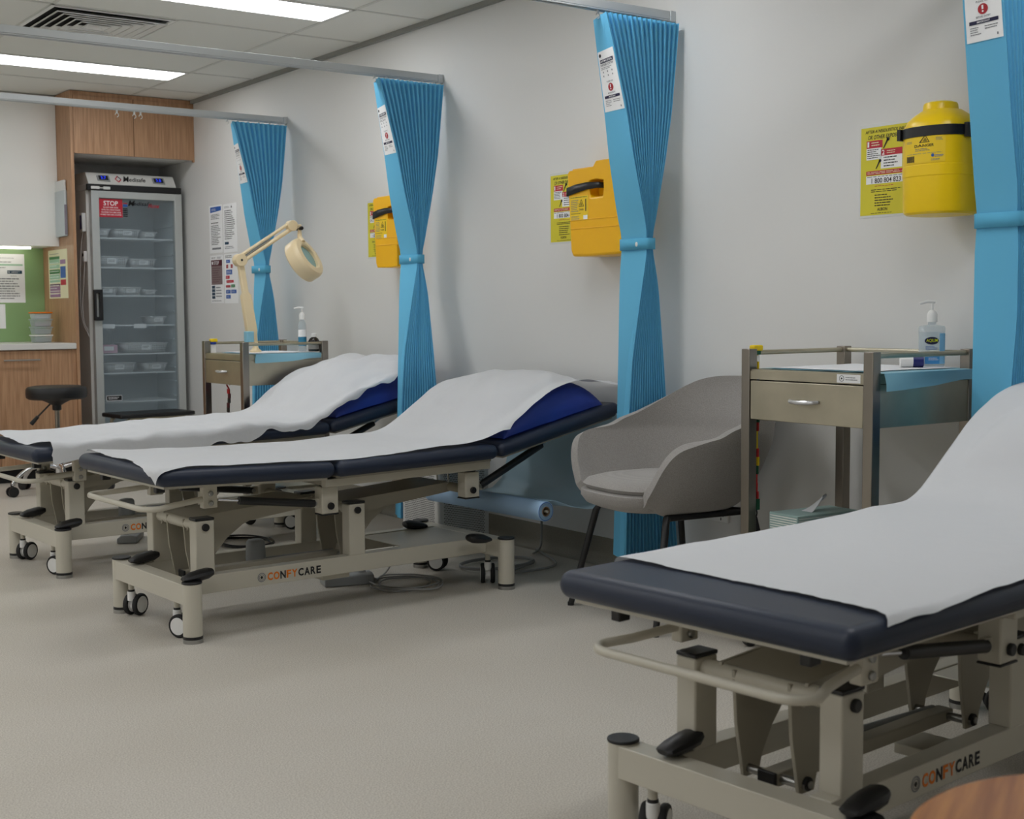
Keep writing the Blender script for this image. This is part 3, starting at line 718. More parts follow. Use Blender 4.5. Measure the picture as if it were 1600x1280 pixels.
# ------------------------------------------------------------------ stainless trolleys
def trolley(label, x, y, H, wd=.47, dp=.505, shelf=None, badge=True, plabs=''):
    t = thing('instrument_trolley', label, 'trolley', (x, y, 0), 0, 'stainless steel instrument trolleys')
    q = .034; zt = H-.062
    for a in (0, wd-q):
        for b in (0, dp-q):
            lg = M().box(a, a+q, b, b+q, .085, H, STEELD).build('post', t, bevel=.002)
            k = M(); o = Vector((a+q/2, b+q/2, 0)); k.cyl(o+Vector((0, 0, .06)), o+Vector((0, 0, .09)), .01, ZINC, 12); k.box(o.x-.012, o.x+.03, o.y-.017, o.y-.013, .03, .066, ZINC); k.box(o.x-.012, o.x+.03, o.y+.013, o.y+.017, .03, .066, ZINC)
            k.box(o.x-.012, o.x+.03, o.y-.017, o.y+.017, .060, .066, ZINC); cs_ = k.build('caster', t)
            M().lathe([(.02, -.011), (.029, -.010), (.031, -.006), (.031, .006), (.029, .010), (.02, .011)], o+Vector((.012, 0, .031)), BLACK, 22, (0, 1, 0)).build('wheel', cs_)
    r_ = M(); zr = H-.012
    r_.cyl((q, q/2, zr), (wd-q, q/2, zr), .0075, STEEL, 12); r_.build('guard_rail', t)
    r_ = M(); r_.cyl((q, dp-q/2, zr), (wd-q, dp-q/2, zr), .0075, STEEL, 12); r_.build('guard_rail', t)
    r_ = M(); r_.cyl((wd-q/2, q, zr), (wd-q/2, dp-q, zr), .0075, STEEL, 12); r_.build('guard_rail', t)
    tr = M(); tr.box(q*.25, wd-q*.25, q, dp-q, zt-.005, zt, STEEL); tr.box(.004, .012, q, dp-q, zt-.030, zt-.005, STEEL); tr.box(q, wd-q, .004, .008, zt-.028, zt-.005, STEEL); tr.box(q, wd-q, dp-.008, dp-.004, zt-.028, zt-.005, STEEL)
    tr.box(wd-.008, wd-.004, q, dp-q, zt-.03, zt, STEEL); tr.box(q, wd-q, q*.25, q, zt-.005, zt, STEEL); tr.box(q, wd-q, dp-q, dp-q*.25, zt-.005, zt, STEEL)
    tr.build('top_tray', t)
    sd = M(); sd.box(q, wd-q, .004, .008, zt-.152, zt-.030, STEEL); sd.box(q, wd-q, dp-.008, dp-.004, zt-.152, zt-.030, STEEL); sd.box(wd-.008, wd-.004, q, dp-q, zt-.152, zt-.03, STEEL); sd.box(.02, wd-.008, q, dp-q, zt-.154, zt-.150, STEEL); sd.build('drawer_housing', t)
    dr = M().box(.003, .022, q+.002, dp-q-.002, zt-.153, zt-.034, STEEL).build('drawer', t, bevel=.002)
    hd = M(); pts = [(.002, dp/2-.055, zt-.088), (-.010, dp/2-.045, zt-.089), (-.018, dp/2-.02, zt-.090), (-.019, dp/2+.01, zt-.091), (-.014, dp/2+.04, zt-.089), (.002, dp/2+.055, zt-.088)]
    hd.tube(pts, [.005, .006, .0065, .0065, .006, .005], SILVER, 10); plab(hd.build('pull_handle', dr), 'silver bow pull handle')
    if badge:
        bg = M(); f = lambda a, b: (.0032, q+.012+(.085-a), zt-.031+b); rect(bg, f, 0, .004, .085, .028, PRW); f2 = lambda a, b: (.0026, q+.012+(.085-a), zt-.031+b)
        disc(bg, f2, .018, .016, .009, INKG, 20, .007); disc(bg, f2, .018, .016, .003, INK, 8); lines(bg, f2, .032, .010, .08, .022, 2, INKG); bg.build('maker_badge', t)
    if shelf: M().box(.006, wd-.006, .006, dp-.006, shelf-.015, shelf, STEEL).build('lower_shelf', t)
    M().box(.006, wd-.006, .006, dp-.006, .16, .175, STEEL).build('bottom_shelf', t)
    return t
trolley('brushed steel trolley with drawer beside the grey armchair', 2.965, 2.415, .93, shelf=.352)
trolley('brushed steel trolley with drawer carrying the ivory magnifier lamp', 2.735, 6.07, .905, badge=False)
def underpad(label, x, y, z, wd, dp, hang, seed):
    t = thing('absorbent_pad', label, 'absorbent pad', (x, y, z), 0, 'blue edged absorbent pads')
    def f(a, b, e=0., w_=0):
        X = -.0+wd*a; Y = dp-(dp+hang)*b; zz = .0015+e+.003*abs(noise.noise(Vector((X*9, Y*9, seed))))
        if Y < -.012:
            s_ = -.012-Y; k = hang*(.45+.75*interp([(0, 1.0), (.2, .95), (.55, .75), (.8, .35), (1, .3)], a)); s_ = s_/hang*k
            Y = -.014-e-.010*math.sin(a*5+seed)*min(1, s_/.03)-.006; zz = .002-s_+e*.2
        return (X, Y, zz)
    m = M(); m.grid(lambda a, b: f(a, b), 24, 36, UNDER); m.build('blue_backing', t, angle=60)
    m = M(); m.grid(lambda a, b: f(.05+.9*a, .03+b*.78, .0022), 20, 20, PADW); m.build('white_pad', t, angle=60)
underpad('white and blue absorbent pad hanging over the trolley beside the armchair', 3.0, 2.425, .869, .44, .45, .055, 2)
underpad('white and blue absorbent pad hanging over the trolley under the lamp', 2.80, 6.08, .844, .36, .40, .05, 5)
# pump bottles
def pump(name, label, loc, rz, big):
    t = thing(name, label, 'pump bottle', loc, rz)
    if big:
        w_, d_, h_ = .038, .026, .118
        def se(z, k): return [Vector((w_*k*math.copysign(abs(math.cos(a))**.55, math.cos(a)), d_*k*math.copysign(abs(math.sin(a))**.7, math.sin(a)), z)) for a in [2*PI*i/28 for i in range(28)]]
        b = M(); b.loft([se(.001, .94), se(.006, 1), se(h_, 1), se(h_+.006, .93), se(h_+.009, .5), se(h_+.010, .3), se(h_+.02, .3)], CLEAR); b.build('bottle', t, angle=50)
        g = M(); g.loft([se(.004, .93), se(h_-.012, .95)], GEL); g.build('gel', t)
        def f(a, z): return (a, -d_*(1-min(1, abs(a)/w_)**4)**.35-.0008, z)
        def f2(a, z): p = f(a, z); return (p[0], p[1]-.0006, p[2])
        l = M(); l.grid(lambda a, b_: f(-.030+.044*a, .010+.034*b_), 10, 2, mat('label blue', (70, 150, 214), .5)); l.grid(lambda a, b_: f(.014+.020*a, .010+.092*b_), 6, 2, mat('label pale blue', (130, 188, 226), .5))
        l.add([f2(-.010+.021*math.cos(k*PI/12), .080+.0115*math.sin(k*PI/12)) for k in range(24)], [tuple(range(24))], INKN)
        l.text('AQIUM', lambda a, z: (f2(a, z)[0], f2(a, z)[1]-.0006, z), -.027, .0745, .007, .0855, LYEL)
        lines(l, f2, -.028, .052, .010, .064, 3, BLUEI); lines(l, lambda a, z: (f2(a, z)[0], f2(a, z)[1]-.0006, z), -.02, .02, .012, .03, 2, PRW); l.build('label', t)
        z = h_+.018
    else:
        b = M(); b.lathe([(.018, .001), (.021, .006), (.021, .13), (.016, .15), (.010, .158), (.010, .165)], (0, 0, 0), CLEAR, 24); b.build('bottle', t)
        l = M(); l.lathe([(.0214, .03), (.0214, .075)], (0, 0, 0), mat('teal label', (50, 130, 165), .5), 24, cap=False); l.lathe([(.0215, .0755), (.0215, .112)], (0, 0, 0), PRW, 24, cap=False); l.build('label', t)
        z = .163
    p = M(); p.lathe([(.0155, 0), (.0155, .022), (.011, .032), (.006, .036)], (0, 0, z), WPLAS, 20); p.cyl((0, 0, z+.034), (0, 0, z+.058), .0042, WPLAS, 10)
    p.tube([(.008, 0, z+.06), (-.015, 0, z+.062), (-.04, 0, z+.056)], .0045, WPLAS, 8); p.build('pump_head', t)
    return t
pump('sanitiser_bottle', 'clear pump bottle of hand sanitiser on the trolley beside the armchair', (3.395, 2.545, .873), -.55, True)
pump('pump_bottle', 'slim clear pump bottle with teal label on the lamp trolley', (3.11, 6.17, .850), -.6, False)
t = thing('medicine_bottle', 'dark brown white capped bottle on the lamp trolley', 'bottle', (3.155, 6.13, .850))
M().lathe([(.027, .001), (.029, .005), (.029, .052), (.022, .066), (.013, .072), (.013, .076)], (0, 0, 0), AMBER, 24).build('body', t)
M().lathe([(.014, .074), (.014, .090), (.012, .092)], (0, 0, 0), WPLAS, 20).build('cap', t)
q = M(); q.lathe([(.0294, .012), (.0294, .042)], (0, 0, 0), mat('grey label', (150, 146, 140), .6), 24, cap=False); q.build('label', t)
# tape roll beside the sanitiser
t = thing('tape_roll', 'white and navy tape roll lying beside the sanitiser bottle', 'tape roll', (3.31, 2.56, .873))
M().cyl((-.018, .02, .019), (.008, -.005, .019), .0185, WPLAS, 24).build('white_tape', t)
M().cyl((.008, -.005, .019), (.030, -.026, .019), .0185, NBLUE, 24).build('navy_spool', t)
# tourniquet straps hanging on trolley rails
def strap(label, x, y, z0, z1, segs, grp='hanging tourniquet straps'):
    t = thing('tourniquet_strap', label, 'tourniquet', (x, y, z0), 0, grp)
    m = M(); n = len(segs)
    for i in range(n):
        a = z1+(z0-z1)*i/n; b = z1+(z0-z1)*(i+1)/n; wob = .004*math.sin(i*1.3)
        m.box(-.002+wob, .004+wob, -.013, .013, b-z0, a-z0, segs[i])
    m.build('webbing', t)
    k = M(); k.box(-.006, .008, -.016, .016, -.03, .004, WEBG); k.tube([(0, .012*math.cos(a), -.04+.016*math.sin(a)) for a in [j*PI/6 for j in range(12)]], .0025, BLACK, 6, True); k.build('buckle', t)
    k = M(); k.tube([(0.004, .0, z1-z0), (-.008, 0, z1-z0+.02), (0, 0, z1-z0+.034), (.01, 0, z1-z0+.02)], .004, segs[0], 6); k.build('loop', t)
strap('multicoloured tourniquet strap hanging from the trolley beside the armchair', 3.008, 2.903, .46, .89, [WEBY, WEBY, WEBB, WEBG, WEBY, WEBG, WEBG, WEBR, WEBY, WEBY, WEBR, WEBY, WEBG, WEBR, WEBR, WEBR])
strap('red and black tourniquet strap hanging from the lamp trolley', 2.80, 6.40, .42, .66, [WEBR, MAROON, BLACK, MAROON, BLACK, MAROON, RED, WEBY, WEBG, BLACK])
def clip(label, loc, mts):
    t = thing('tourniquet_clip', label, 'tourniquet clip', loc, 0, 'tourniquet clips on the trolley rails')
    M().box(-.02, .02, -.012, .012, .03, .048, mts[0]).build('clip_body', t, bevel=.005, seg=3)
    M().box(-.018, .012, -.010, .010, .018, .031, mts[1]).build('jaw', t, bevel=.003)
    M().box(-.014, .014, -.001, .001, -.032, .02, PRW).build('tag', t)
clip('yellow and green tourniquet clip on the trolley beside the armchair', (3.012, 2.903, .893), (WEBY, WEBG))
clip('yellow and blue tourniquet clip on the lamp trolley', (2.79, 6.553, .868), (WEBY, WEBB))
# tissue box
t = thing('tissue_box', 'pale green tissue box on the lower trolley shelf', 'tissue box', (3.125, 2.765, .353), -.08)
M().box(-.125, .125, -.062, .062, 0, .078, TISSUEB).build('carton', t, bevel=.002)
q = M()
for k in range(9): q.box(-.1256, -.125, -.058, .058, .008+.0075*k, .0105+.0075*k, WHITE)
for k in range(9): q.box(-.12, .12, -.0626, -.062, .008+.0075*k, .0095+.0075*k, WHITE)
q.build('wave_print', t)
def tis(a, b):
    x = -.03+.075*a; r_ = .018*(1-.3*a)*(1+.3*math.sin(b*14))
    return (x+.02*a*math.cos(b*2*PI), r_*math.cos(b*2*PI)*(1-.2*a), .078+.042*a**1.3+r_*.5*math.sin(b*2*PI)*a)
M().grid(tis, 10, 20, PADW).build('tissue', t)
# ------------------------------------------------------------------ armchair
fwdx, fwdy = .9912, -.1325
t = thing('armchair', 'grey fabric tub armchair on black legs between curtain and trolley', 'armchair', (3.125, 3.40, 0), -.133)
def plan(s_, k):       # s_ 0..1 from near arm round the back to far arm; k 0 seat level, 1 rim
    hw_ = .175+.148*k; xb = .165+.135*k; xf = -.240-.048*k; xa = .0
    L1 = (xa-xf)
    if s_ < .3: q = s_/.3; return Vector((xf+L1*q, -hw_*(1-.05*(1-q)**2)))
    if s_ > .7: q = (1-s_)/.3; return Vector((xf+L1*q, hw_*(1-.05*(1-q)**2)))
    a = (s_-.3)/.4*PI; e = .86
    ca, sa = -math.cos(a), math.sin(a)
    return Vector((xa+(xb-xa)*abs(sa)**e, hw_*math.copysign(abs(ca)**e, ca)))
def rim(s_):
    q = min(s_, 1-s_)
    T = [(0, .435), (.025, .51), (.05, .562), (.078, .596), (.11, .613), (.15, .622), (.25, .636), (.31, .664), (.36, .727), (.40, .783), (.43, .806), (.46, .812), (.5, .812)]
    return sum(interp(T, min(.5, max(0, q+d))) for d in (-.016, -.008, 0, .008, .016))/5
def shell(a, b):
    zb_, zt_ = .385+.035*(1-sstep(.0, .12, min(a, 1-a))), rim(a); z = zb_+(zt_-zb_)*b
    k = min(1, ((z-zb_)/.235))**.55
    p = plan(a, k)
    lean = .05*sstep(.62, .80, z)*max(0, 1-abs(a-.5)/.2)
    return (p.x+lean, p.y, z)
sh = M().grid(shell, 96, 22, CHAIR).build('tub_shell', t, angle=80, mods=(('SOLIDIFY', {'thickness': .034, 'offset': 0}), ('BEVEL', {'width': .012, 'segments': 3, 'limit_method': 'ANGLE', 'angle_limit': 1.0}), ('SUBSURF', {'levels': 1, 'render_levels': 1})))
pn = M()
def se2(a, b, n, z, cx=0.): return [Vector((cx+a*math.copysign(abs(math.cos(q))**(2/n), math.cos(q)), b*math.copysign(abs(math.sin(q))**(2/n), math.sin(q)), z)) for q in [2*PI*i/48 for i in range(48)]]
pn.loft([se2(.15, .12, 3, .374, -.04), se2(.21, .175, 3, .380, -.05), se2(.238, .205, 3, .395, -.058), se2(.250, .222, 3, .418, -.062), se2(.248, .222, 3, .438, -.062), se2(.235, .21, 3, .444, -.06)], CHAIR); pn.build('seat_base', t, angle=60)
cu = M(); cu.loft([se2(.20, .19, 3, .435, -.05), se2(.236, .214, 3, .444, -.055), se2(.244, .222, 3, .458, -.058), se2(.234, .212, 2.9, .474, -.055), se2(.20, .18, 2.7, .485, -.048), se2(.12, .11, 2.4, .491, -.045), se2(.03, .03, 2, .492, -.045)], CHAIR); cu.build('seat_cushion', t, angle=60)
for sx, sy in ((-1, -1), (-1, 1), (1, -1), (1, 1)):
    xt, xb_ = (-.17, -.255) if sx < 0 else (.17, .245)
    lg = M(); lg.tube([(xt*.6, sy*.15, .372), (xt, sy*.205, .366), (xt*1.06, sy*.216, .345), (xb_, sy*.268, .004)], [.012, .0125, .0125, .0105], BLACK, 14); lo = lg.build('leg', t)
    M().cyl((xb_, sy*.268, .0), (xb_-.0, sy*.268, .012), .0115, RUBBER, 12).build('glide', lo)
un = M(); un.cyl((-.17, -.2, .368), (.19, -.2, .368), .011, BLACK, 10); un.cyl((-.17, .2, .368), (.19, .2, .368), .011, BLACK, 10); un.box(-.1, .1, -.2, .2, .360, .376, BLACK); un.build('under_frame', t)
# ------------------------------------------------------------------ sharps containers and their notices
def wallfn(x, y0, z0): return lambda a, b: (x, y0-a, z0+b)
def notice_yellow(label, yl_, zt):
    wd, ht = .212, .30
    z0 = zt-ht; m = M(); m.box(WX-.0016, WX-.0002, yl_-wd, yl_, z0, zt, LAM)
    f = wallfn(WX-.0022, yl_, z0); g = wallfn(WX-.0028, yl_, z0); h_ = wallfn(WX-.0034, yl_, z0)
    rect(m, f, .007, .008, .205, .290, POSTY)
    m.text('AFTER A NEEDLESTICK INJURY', g, .024, .268, .197, .281, INK, slant=.2); m.text('OR OTHER EXPOSURE...', g, .034, .251, .18, .264, INK, slant=.2)
    rect(m, g, .030, .223, .094, .247, RED); rect(m, g, .030, .186, .090, .223, PRW); m.text('1', h_, .034, .227, .041, .244, PRW); lines(m, h_, .05, .228, .09, .244, 2, CREAM); lines(m, h_, .034, .189, .088, .221, 5, INK)
    rect(m, g, .088, .196, .172, .217, RED); rect(m, g, .088, .155, .172, .196, PRW); m.text('2', h_, .093, .199, .103, .214, PRW); lines(m, h_, .112, .2, .15, .213, 2, CREAM); lines(m, h_, .1, .158, .16, .194, 4, INK)
    for px, py, s_ in ((.108, .235, 1), (.078, .17, .9)):
        m.add([h_(px-.012*s_, py-.016*s_), h_(px-.008*s_, py-.016*s_), h_(px+.010*s_, py+.012*s_), h_(px+.004*s_, py+.014*s_)], [(0, 1, 2, 3)], INK); disc(m, h_, px+.008*s_, py+.012*s_, .006*s_, INK, 10)
    rect(m, g, .030, .137, .185, .150, RED); lines(m, h_, .035, .139, .18, .148, 2, CREAM)
    rect(m, g, .030, .108, .185, .134, PRW); lines(m, h_, .034, .1285, .18, .133, 1, INK); m.text('1 800 804 823', h_, .052, .110, .168, .126, INK)
    lines(m, g, .065, .098, .165, .103, 1, RED); lines(m, g, .05, .08, .17, .092, 2, INK); lines(m, g, .065, .034, .14, .076, 5, INK)
    m.text('ALBION', g, .076, .021, .116, .031, INK); lines(m, g, .05, .012, .15, .016, 1, INK)
    return tag(m.build('safety_notice', loc=(WX, yl_-wd/2, z0)), label, 'notice', 'yellow needlestick notices')
notice_yellow('yellow laminated needlestick notice beside the large round bin', 2.917, 1.645)
notice_yellow('yellow laminated needlestick notice behind the middle square bin', 4.588, 1.634)
notice_yellow('yellow laminated needlestick notice behind the farthest square bin', 6.168, 1.628)
def biohaz(m, f, cx, cy, s_, mt):
    P = [f(cx+s_*math.sin(k*2*PI/3)*q, cy+s_*math.cos(k*2*PI/3)*q) for q in (1., .78) for k in range(3)]
    m.add(P, [(0, 1, 4, 3), (1, 2, 5, 4), (2, 0, 3, 5)], mt)
    for k in range(3): disc(m, f, cx+s_*.2*math.sin(k*2*PI/3+0), cy-.04*s_+s_*.2*math.cos(k*2*PI/3), s_*.19, mt, 14, s_*.11)
def square_bin(label, y, z, ws=1.):
    # y: left edge as seen from the room, z: underside
    t = thing('sharps_container', label, 'sharps bin', (WX, y, z), 0, 'square yellow sharps bins')
    XF, XB = -.135, -.004
    outer = [(.036, 0), (.16, -.002), (.335, 0), (.352, .02), (.358, .20), (.345, .372), (.185, .372), (.165, .350), (.012, .345), (0, .335), (.012, .20), (.025, .02)]
    hole = [(.160, .232), (.185, .232), (.22, .232), (.228, .238), (.23, .262), (.228, .292), (.19, .298), (.172, .298), (.150, .296), (.144, .29), (.142, .262), (.144, .238)]
    # match corners of outline and hand hole
    outer2 = [outer[0], outer[1], outer[2], outer[3], outer[4], outer[5], outer[6], outer[7], outer[8], outer[9], outer[10], outer[11]]
    fn = lambda a, b, s_: (s_, -a*(1 if a < .2 else 1-(1-ws)*(a-.2)/.158*2.2), b)
    m = M(); m.holed(outer2, hole, fn, XF, XB, YEL)
    m.prism([(p, q) for p, q in hole], fn, XF+.045, XB-.01, YEL)
    m.build('body', t, bevel=.010, seg=3, angle=50)
    g = M(); g.box(XF-.002, XF+.004, -.350+(1-ws)*.35, -.026, .108, .112, YEL); g.box(XF-.002, XF+.004, -.354+(1-ws)*.35, -.02, .143, .146, YEL); g.build('moulded_ridge', t, bevel=.001)
    l = M(); l.box(.012-.165, -.02, -.020, -.165, .344, .354, YEL) if False else l.box(XF+.012, XB-.01, -.16, -.02, .345, .352, YEL); l.build('lid', t, bevel=.003)
    f = lambda a, b: (XF-.0008, -.020-a, .142+b); f2 = lambda a, b: (XF-.0014, -.020-a, .142+b)
    q = M(); rect(q, f, .002, .0, .118, .098, YELL); lines(q, f2, .006, .090, .11, .096, 1, INK, rag=False); lines(q, f2, .008, .035, .058, .085, 7, INKG); biohaz(q, f2, .075, .065, .02, INK); q.text('DANGER', f2, .062, .04, .09, .047, INK)
    q.add([f2(.100+.006*a, .036+.048*b) for a, b in ((0, 0), (1, 0), (1, 1), (0, 1))], [(0, 1, 2, 3)], INK); lines(q, f2, .008, .026, .07, .031, 1, INK, rag=False); lines(q, f2, .01, .002, .07, .02, 4, INKG); rect(q, f2, .088, .004, .114, .02, PRW); q.build('danger_label', t)
    s_ = M(); s_.loft([[Vector((XF+.02, .006, z_)) for z_ in (.243, .277)], [Vector((XF-.003, .001-.002, z_)) for z_ in (.243, .277)], [Vector((XF-.006, -.06, z_)) for z_ in (.252, .286)], [Vector((XF-.007, -.13, z_)) for z_ in (.262, .29)], [Vector((XF+.0, -.19, z_)) for z_ in (.264, .288)], [Vector((XF+.045, -.215, z_)) for z_ in (.264, .284)]], BLACK, cap=False, closed=False)
    s_.quad((XF+.02, .006, .243), (XF+.02, .006, .277), (-.002, .004, .277), (-.002, .004, .243), BLACK)
    s_.build('black_strap', t, mods=(('SOLIDIFY', {'thickness': .003}),))
    return t
square_bin('square yellow sharps bin with black strap, left of the curtain by the armchair', 4.299, 1.268)
square_bin('square yellow sharps bin partly hidden by the curtain behind the middle bed', 5.875, 1.270, .84)
t = thing('sharps_container', 'large round yellow sharps bin with black strap above the sanitiser bottle', 'sharps bin', (3.385, 2.515, 1.328))
def rb(z, k, n=2.5): return [Vector((.099*k*math.copysign(abs(math.cos(q))**(2/n), math.cos(q)), .105*k*math.copysign(abs(math.sin(q))**(2/n), math.sin(q)), z)) for q in [2*PI*i/48 for i in range(48)]]
m = M(); m.loft([rb(.0, .90), rb(.006, .96), rb(.016, .985), rb(.11, 1.0), rb(.112, 1.012), rb(.142, 1.012), rb(.144, 1.0), rb(.238, 1.0), rb(.258, .99), rb(.276, .90), rb(.292, .74), rb(.304, .58), rb(.308, .52)], YEL2); m.build('body', t, angle=28)
m = M(); m.lathe([(.052, .302), (.050, .324), (.047, .330), (.040, .332), (.039, .326)], (0, .005, 0), YEL2, 32); m.build('neck_ring', t)
m = M(); m.lathe([(.0395, .325), (.0395, .331), (.034, .335), (.005, .336)], (0, .005, 0), mat('pale lid', (238, 226, 170), .4), 28); plab(m.build('pale_lid', t), 'pale cream lid')
m = M()
hs = [Vector((-.045, -.105, .270)), Vector((-.06, -.075, .295)), Vector((-.05, -.05, .310))]
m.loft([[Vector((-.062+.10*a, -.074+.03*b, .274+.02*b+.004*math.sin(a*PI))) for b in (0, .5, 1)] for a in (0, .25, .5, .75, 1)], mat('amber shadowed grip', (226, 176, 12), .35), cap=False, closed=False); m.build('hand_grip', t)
m = M(); m.loft([rb(.225, 1.022), rb(.226, 1.03), rb(.254, 1.03), rb(.255, 1.022)], BLACK, cap=False); m.box(-.035, -.005, -.114, -.103, .219, .260, BLACK); m.box(-.085, -.060, .084, .096, .223, .256, BLACK); m.build('black_strap', t)
def cyf(off):
    def f(a, b):   # wraps a label round the front
        ang = PI+.30-a/.120+.45; n = 2.5
        x = (.099+off)*math.copysign(abs(math.cos(ang))**(2/n), math.cos(ang)); y = (.105+off)*math.copysign(abs(math.sin(ang))**(2/n), math.sin(ang)); return (x, -y if False else y, .146+b)
    return f
q = M()
def rf(off): return lambda a, b: cyf(off)(.118-a, b)
g = cyf(.0012)
def lab(off):
    def f(a, b):
        ang = PI-.48+a*9.4; n = 2.5
        c_, s_ = math.cos(ang), math.sin(ang)
        return ((.099+off)*math.copysign(abs(c_)**(2/n), c_), (.105+off)*math.copysign(abs(s_)**(2/n), s_), .148+b)
    return f
q.grid(lambda a, b: lab(.0010)(.125*a, .085*b), 12, 2, YELL)
f2 = lab(.0018)
q.text('DANGER', f2, .038, .046, .088, .054, INK); biohaz(q, f2, .062, .066, .015, INK); lines(q, f2, .04, .034, .085, .043, 2, INKG); lines(q, f2, .01, .026, .115, .029, 1, INKG, rag=False); lines(q, f2, .005, .058, .03, .066, 2, INKG); lines(q, f2, .094, .062, .118, .072, 3, INKG)
for k in range(11): rect(q, f2, .008+.0028*k, .004, .008+.0028*k+(.0016 if k % 3 else .0022), .022, INK)
disc(q, f2, .085, .02, .005, BLUEI, 12); lines(q, f2, .092, .014, .12, .022, 2, BLUEI); lines(q, f2, .08, .004, .118, .011, 2, INKG); q.build('danger_label', t)
m = M(); m.box(.085, .114, -.06, .06, .05, .25, WPLAS); m.build('wall_bracket', t)
# ------------------------------------------------------------------ notices by the far curtain
def page(name, label, cat, yl_, z0, wd, ht, draw, grp=None):
    m = M(); m.box(WX-.0016, WX-.0002, yl_-wd, yl_, z0, z0+ht, PRW)
    draw(m, wallfn(WX-.0022, yl_, z0), wallfn(WX-.0028, yl_, z0)); return tag(m.build(name, loc=(WX, yl_-wd/2, z0)), label, cat, grp)
def d1(m, f, g):
    m.add([f(.02, .26), f(.19, .268), f(.19, .295), f(.02, .295)], [(0, 1, 2, 3)], BLUEI); lines(m, g, .04, .27, .13, .285, 2, PRW); lines(m, f, .03, .215, .17, .25, 4, INK); lines(m, f, .03, .185, .15, .20, 1, INK); lines(m, f, .03, .05, .18, .18, 12, INK); rect(m, f, .04, .022, .18, .034, INKG)
def d2(m, f, g):
    lines(m, f, .02, .278, .10, .292, 2, INKG); m.add([f(.12, .278), f(.14, .278), f(.13, .294)], [(0, 1, 2)], INK); lines(m, f, .02, .08, .18, .268, 15, INK); rect(m, f, .02, .05, .08, .066, TEALI); lines(m, f, .02, .02, .18, .04, 2, INKG)
def d3(m, f, g):
    lines(m, f, .02, .285, .09, .297, 2, INK); lines(m, f, .11, .285, .19, .299, 2, INK); rect(m, f, .015, .24, .19, .278, MAROON); m.text('STOP', g, .06, .247, .14, .27, PRW); disc(m, g, .038, .259, .011, PRW, 14); rect(m, f, .015, .12, .19, .24, TAUPE); lines(m, g, .03, .13, .17, .232, 7, MAROON, h=.2)
    for k in range(4): rect(m, f, .02, .095-.022*k, .07, .113-.022*k, TEALI)
    lines(m, f, .085, .035, .18, .11, 4, INKG); lines(m, f, .02, .01, .17, .02, 1, INKG)
def d4(m, f, g):
    lines(m, f, .02, .285, .14, .305, 2, INK)
    for x, z, a, b, mt in ((.03, .255, .09, .275, BLUEI), (.03, .222, .06, .245, DRED), (.10, .222, .13, .245, DRED), (.03, .182, .12, .212, BLUEI), (.02, .155, .08, .175, RED), (.03, .13, .14, .146, RED), (.02, .10, .09, .115, DRED), (.10, .10, .16, .118, GRNI), (.02, .062, .09, .085, BLUEI), (.10, .062, .18, .085, BLUEI), (.02, .03, .09, .053, BLUEI)):
        rect(m, f, x, z, a, b, mt); lines(m, g, x+.01, z+.006, a-.01, b-.006, 2, PRW, h=.3)
page('wall_notice', 'white notice with blue banner, upper left of four by the fridge', 'notice', 8.24, 1.435, .205, .305, d1, 'four notices by the fridge')
page('wall_notice', 'white text notice with small dark logo, upper right of four by the fridge', 'notice', 8.018, 1.432, .205, .305, d2, 'four notices by the fridge')
page('wall_notice', 'white notice with maroon STOP heading, lower left of four by the fridge', 'notice', 8.238, 1.112, .205, .308, d3, 'four notices by the fridge')
page('wall_notice', 'white flow chart notice of coloured boxes, lower right of four by the fridge', 'notice', 8.016, 1.11, .205, .312, d4, 'four notices by the fridge')
# ------------------------------------------------------------------ magnifier lamp
t = thing('magnifier_lamp', 'ivory magnifying lamp on a jointed arm clamped to the far trolley', 'lamp', (2.91, 6.30, .843))
B = Vector((2.91, 6.30, .843))
W = lambda x, z, y=6.31: Vector((x, y, z))-B
m = M(); m.lathe([(.03, .0), (.03, .012), (.02, .02), (.014, .03), (.012, .06)], (0, 0, .001), BEIGE, 20); m.build('base_mount', t)
m = M(); e0, e1 = W(2.905, .885), W(2.842, 1.29); dv = (e1-e0).normalized(); sd = Vector((0, 1, 0)).cross(dv).normalized()
def casing(q, wa, wb): return [e0+(e1-e0)*q+sd*a+Vector((0, b, 0)) for a, b in ((-wa, -wb), (wa, -wb), (wa, wb), (-wa, wb))]
m.loft([casing(.0, .018, .014), casing(.12, .022, .016), casing(.18, .027, .018), casing(.62, .025, .018), casing(.66, .015, .014), casing(1.0, .016, .013)], BEIGE); m.build('lower_arm', t, bevel=.004)
m = M(); m.cyl(W(2.838, 1.315, 6.285), W(2.838, 1.315, 6.335), .032, BEIGE, 24); m.cyl(W(2.838, 1.315, 6.280), W(2.838, 1.315, 6.286), .006, BLACK, 10); m.build('elbow_joint', t, bevel=.003)
m = M(); a0, a1 = Vector((.03, 0, .025)), Vector((.03, 0, -.012))
P0, P1 = W(2.838, 1.315), W(3.13, 1.497); dd = (P1-P0).normalized(); nn = Vector((-dd.z, 0, dd.x))
for o_, r_ in ((.017, .0085), (-.013, .0105)): m.cyl(P0+nn*o_, P1+nn*o_, r_, BEIGE, 12)
for o_ in (-.004, .008): m.cyl(P0+nn*.002+Vector((0, o_, 0))+dd*.03, P0+nn*.002+Vector((0, o_, 0))+dd*.2, .004, ZINC, 8)
m.build('upper_arm', t)
m = M(); m.cyl(P1+Vector((0, -.022, 0)), P1+Vector((0, .022, 0)), .028, BEIGE, 24); m.box(P1.x+.015, P1.x+.05, -.006, .02, P1.z-.012, P1.z+.008, BEIGE); m.cyl(P1+Vector((.045, -.03, -.012)), P1+Vector((.045, .03, -.012)), .010, BLACK, 12); m.build('head_joint', t, bevel=.003)
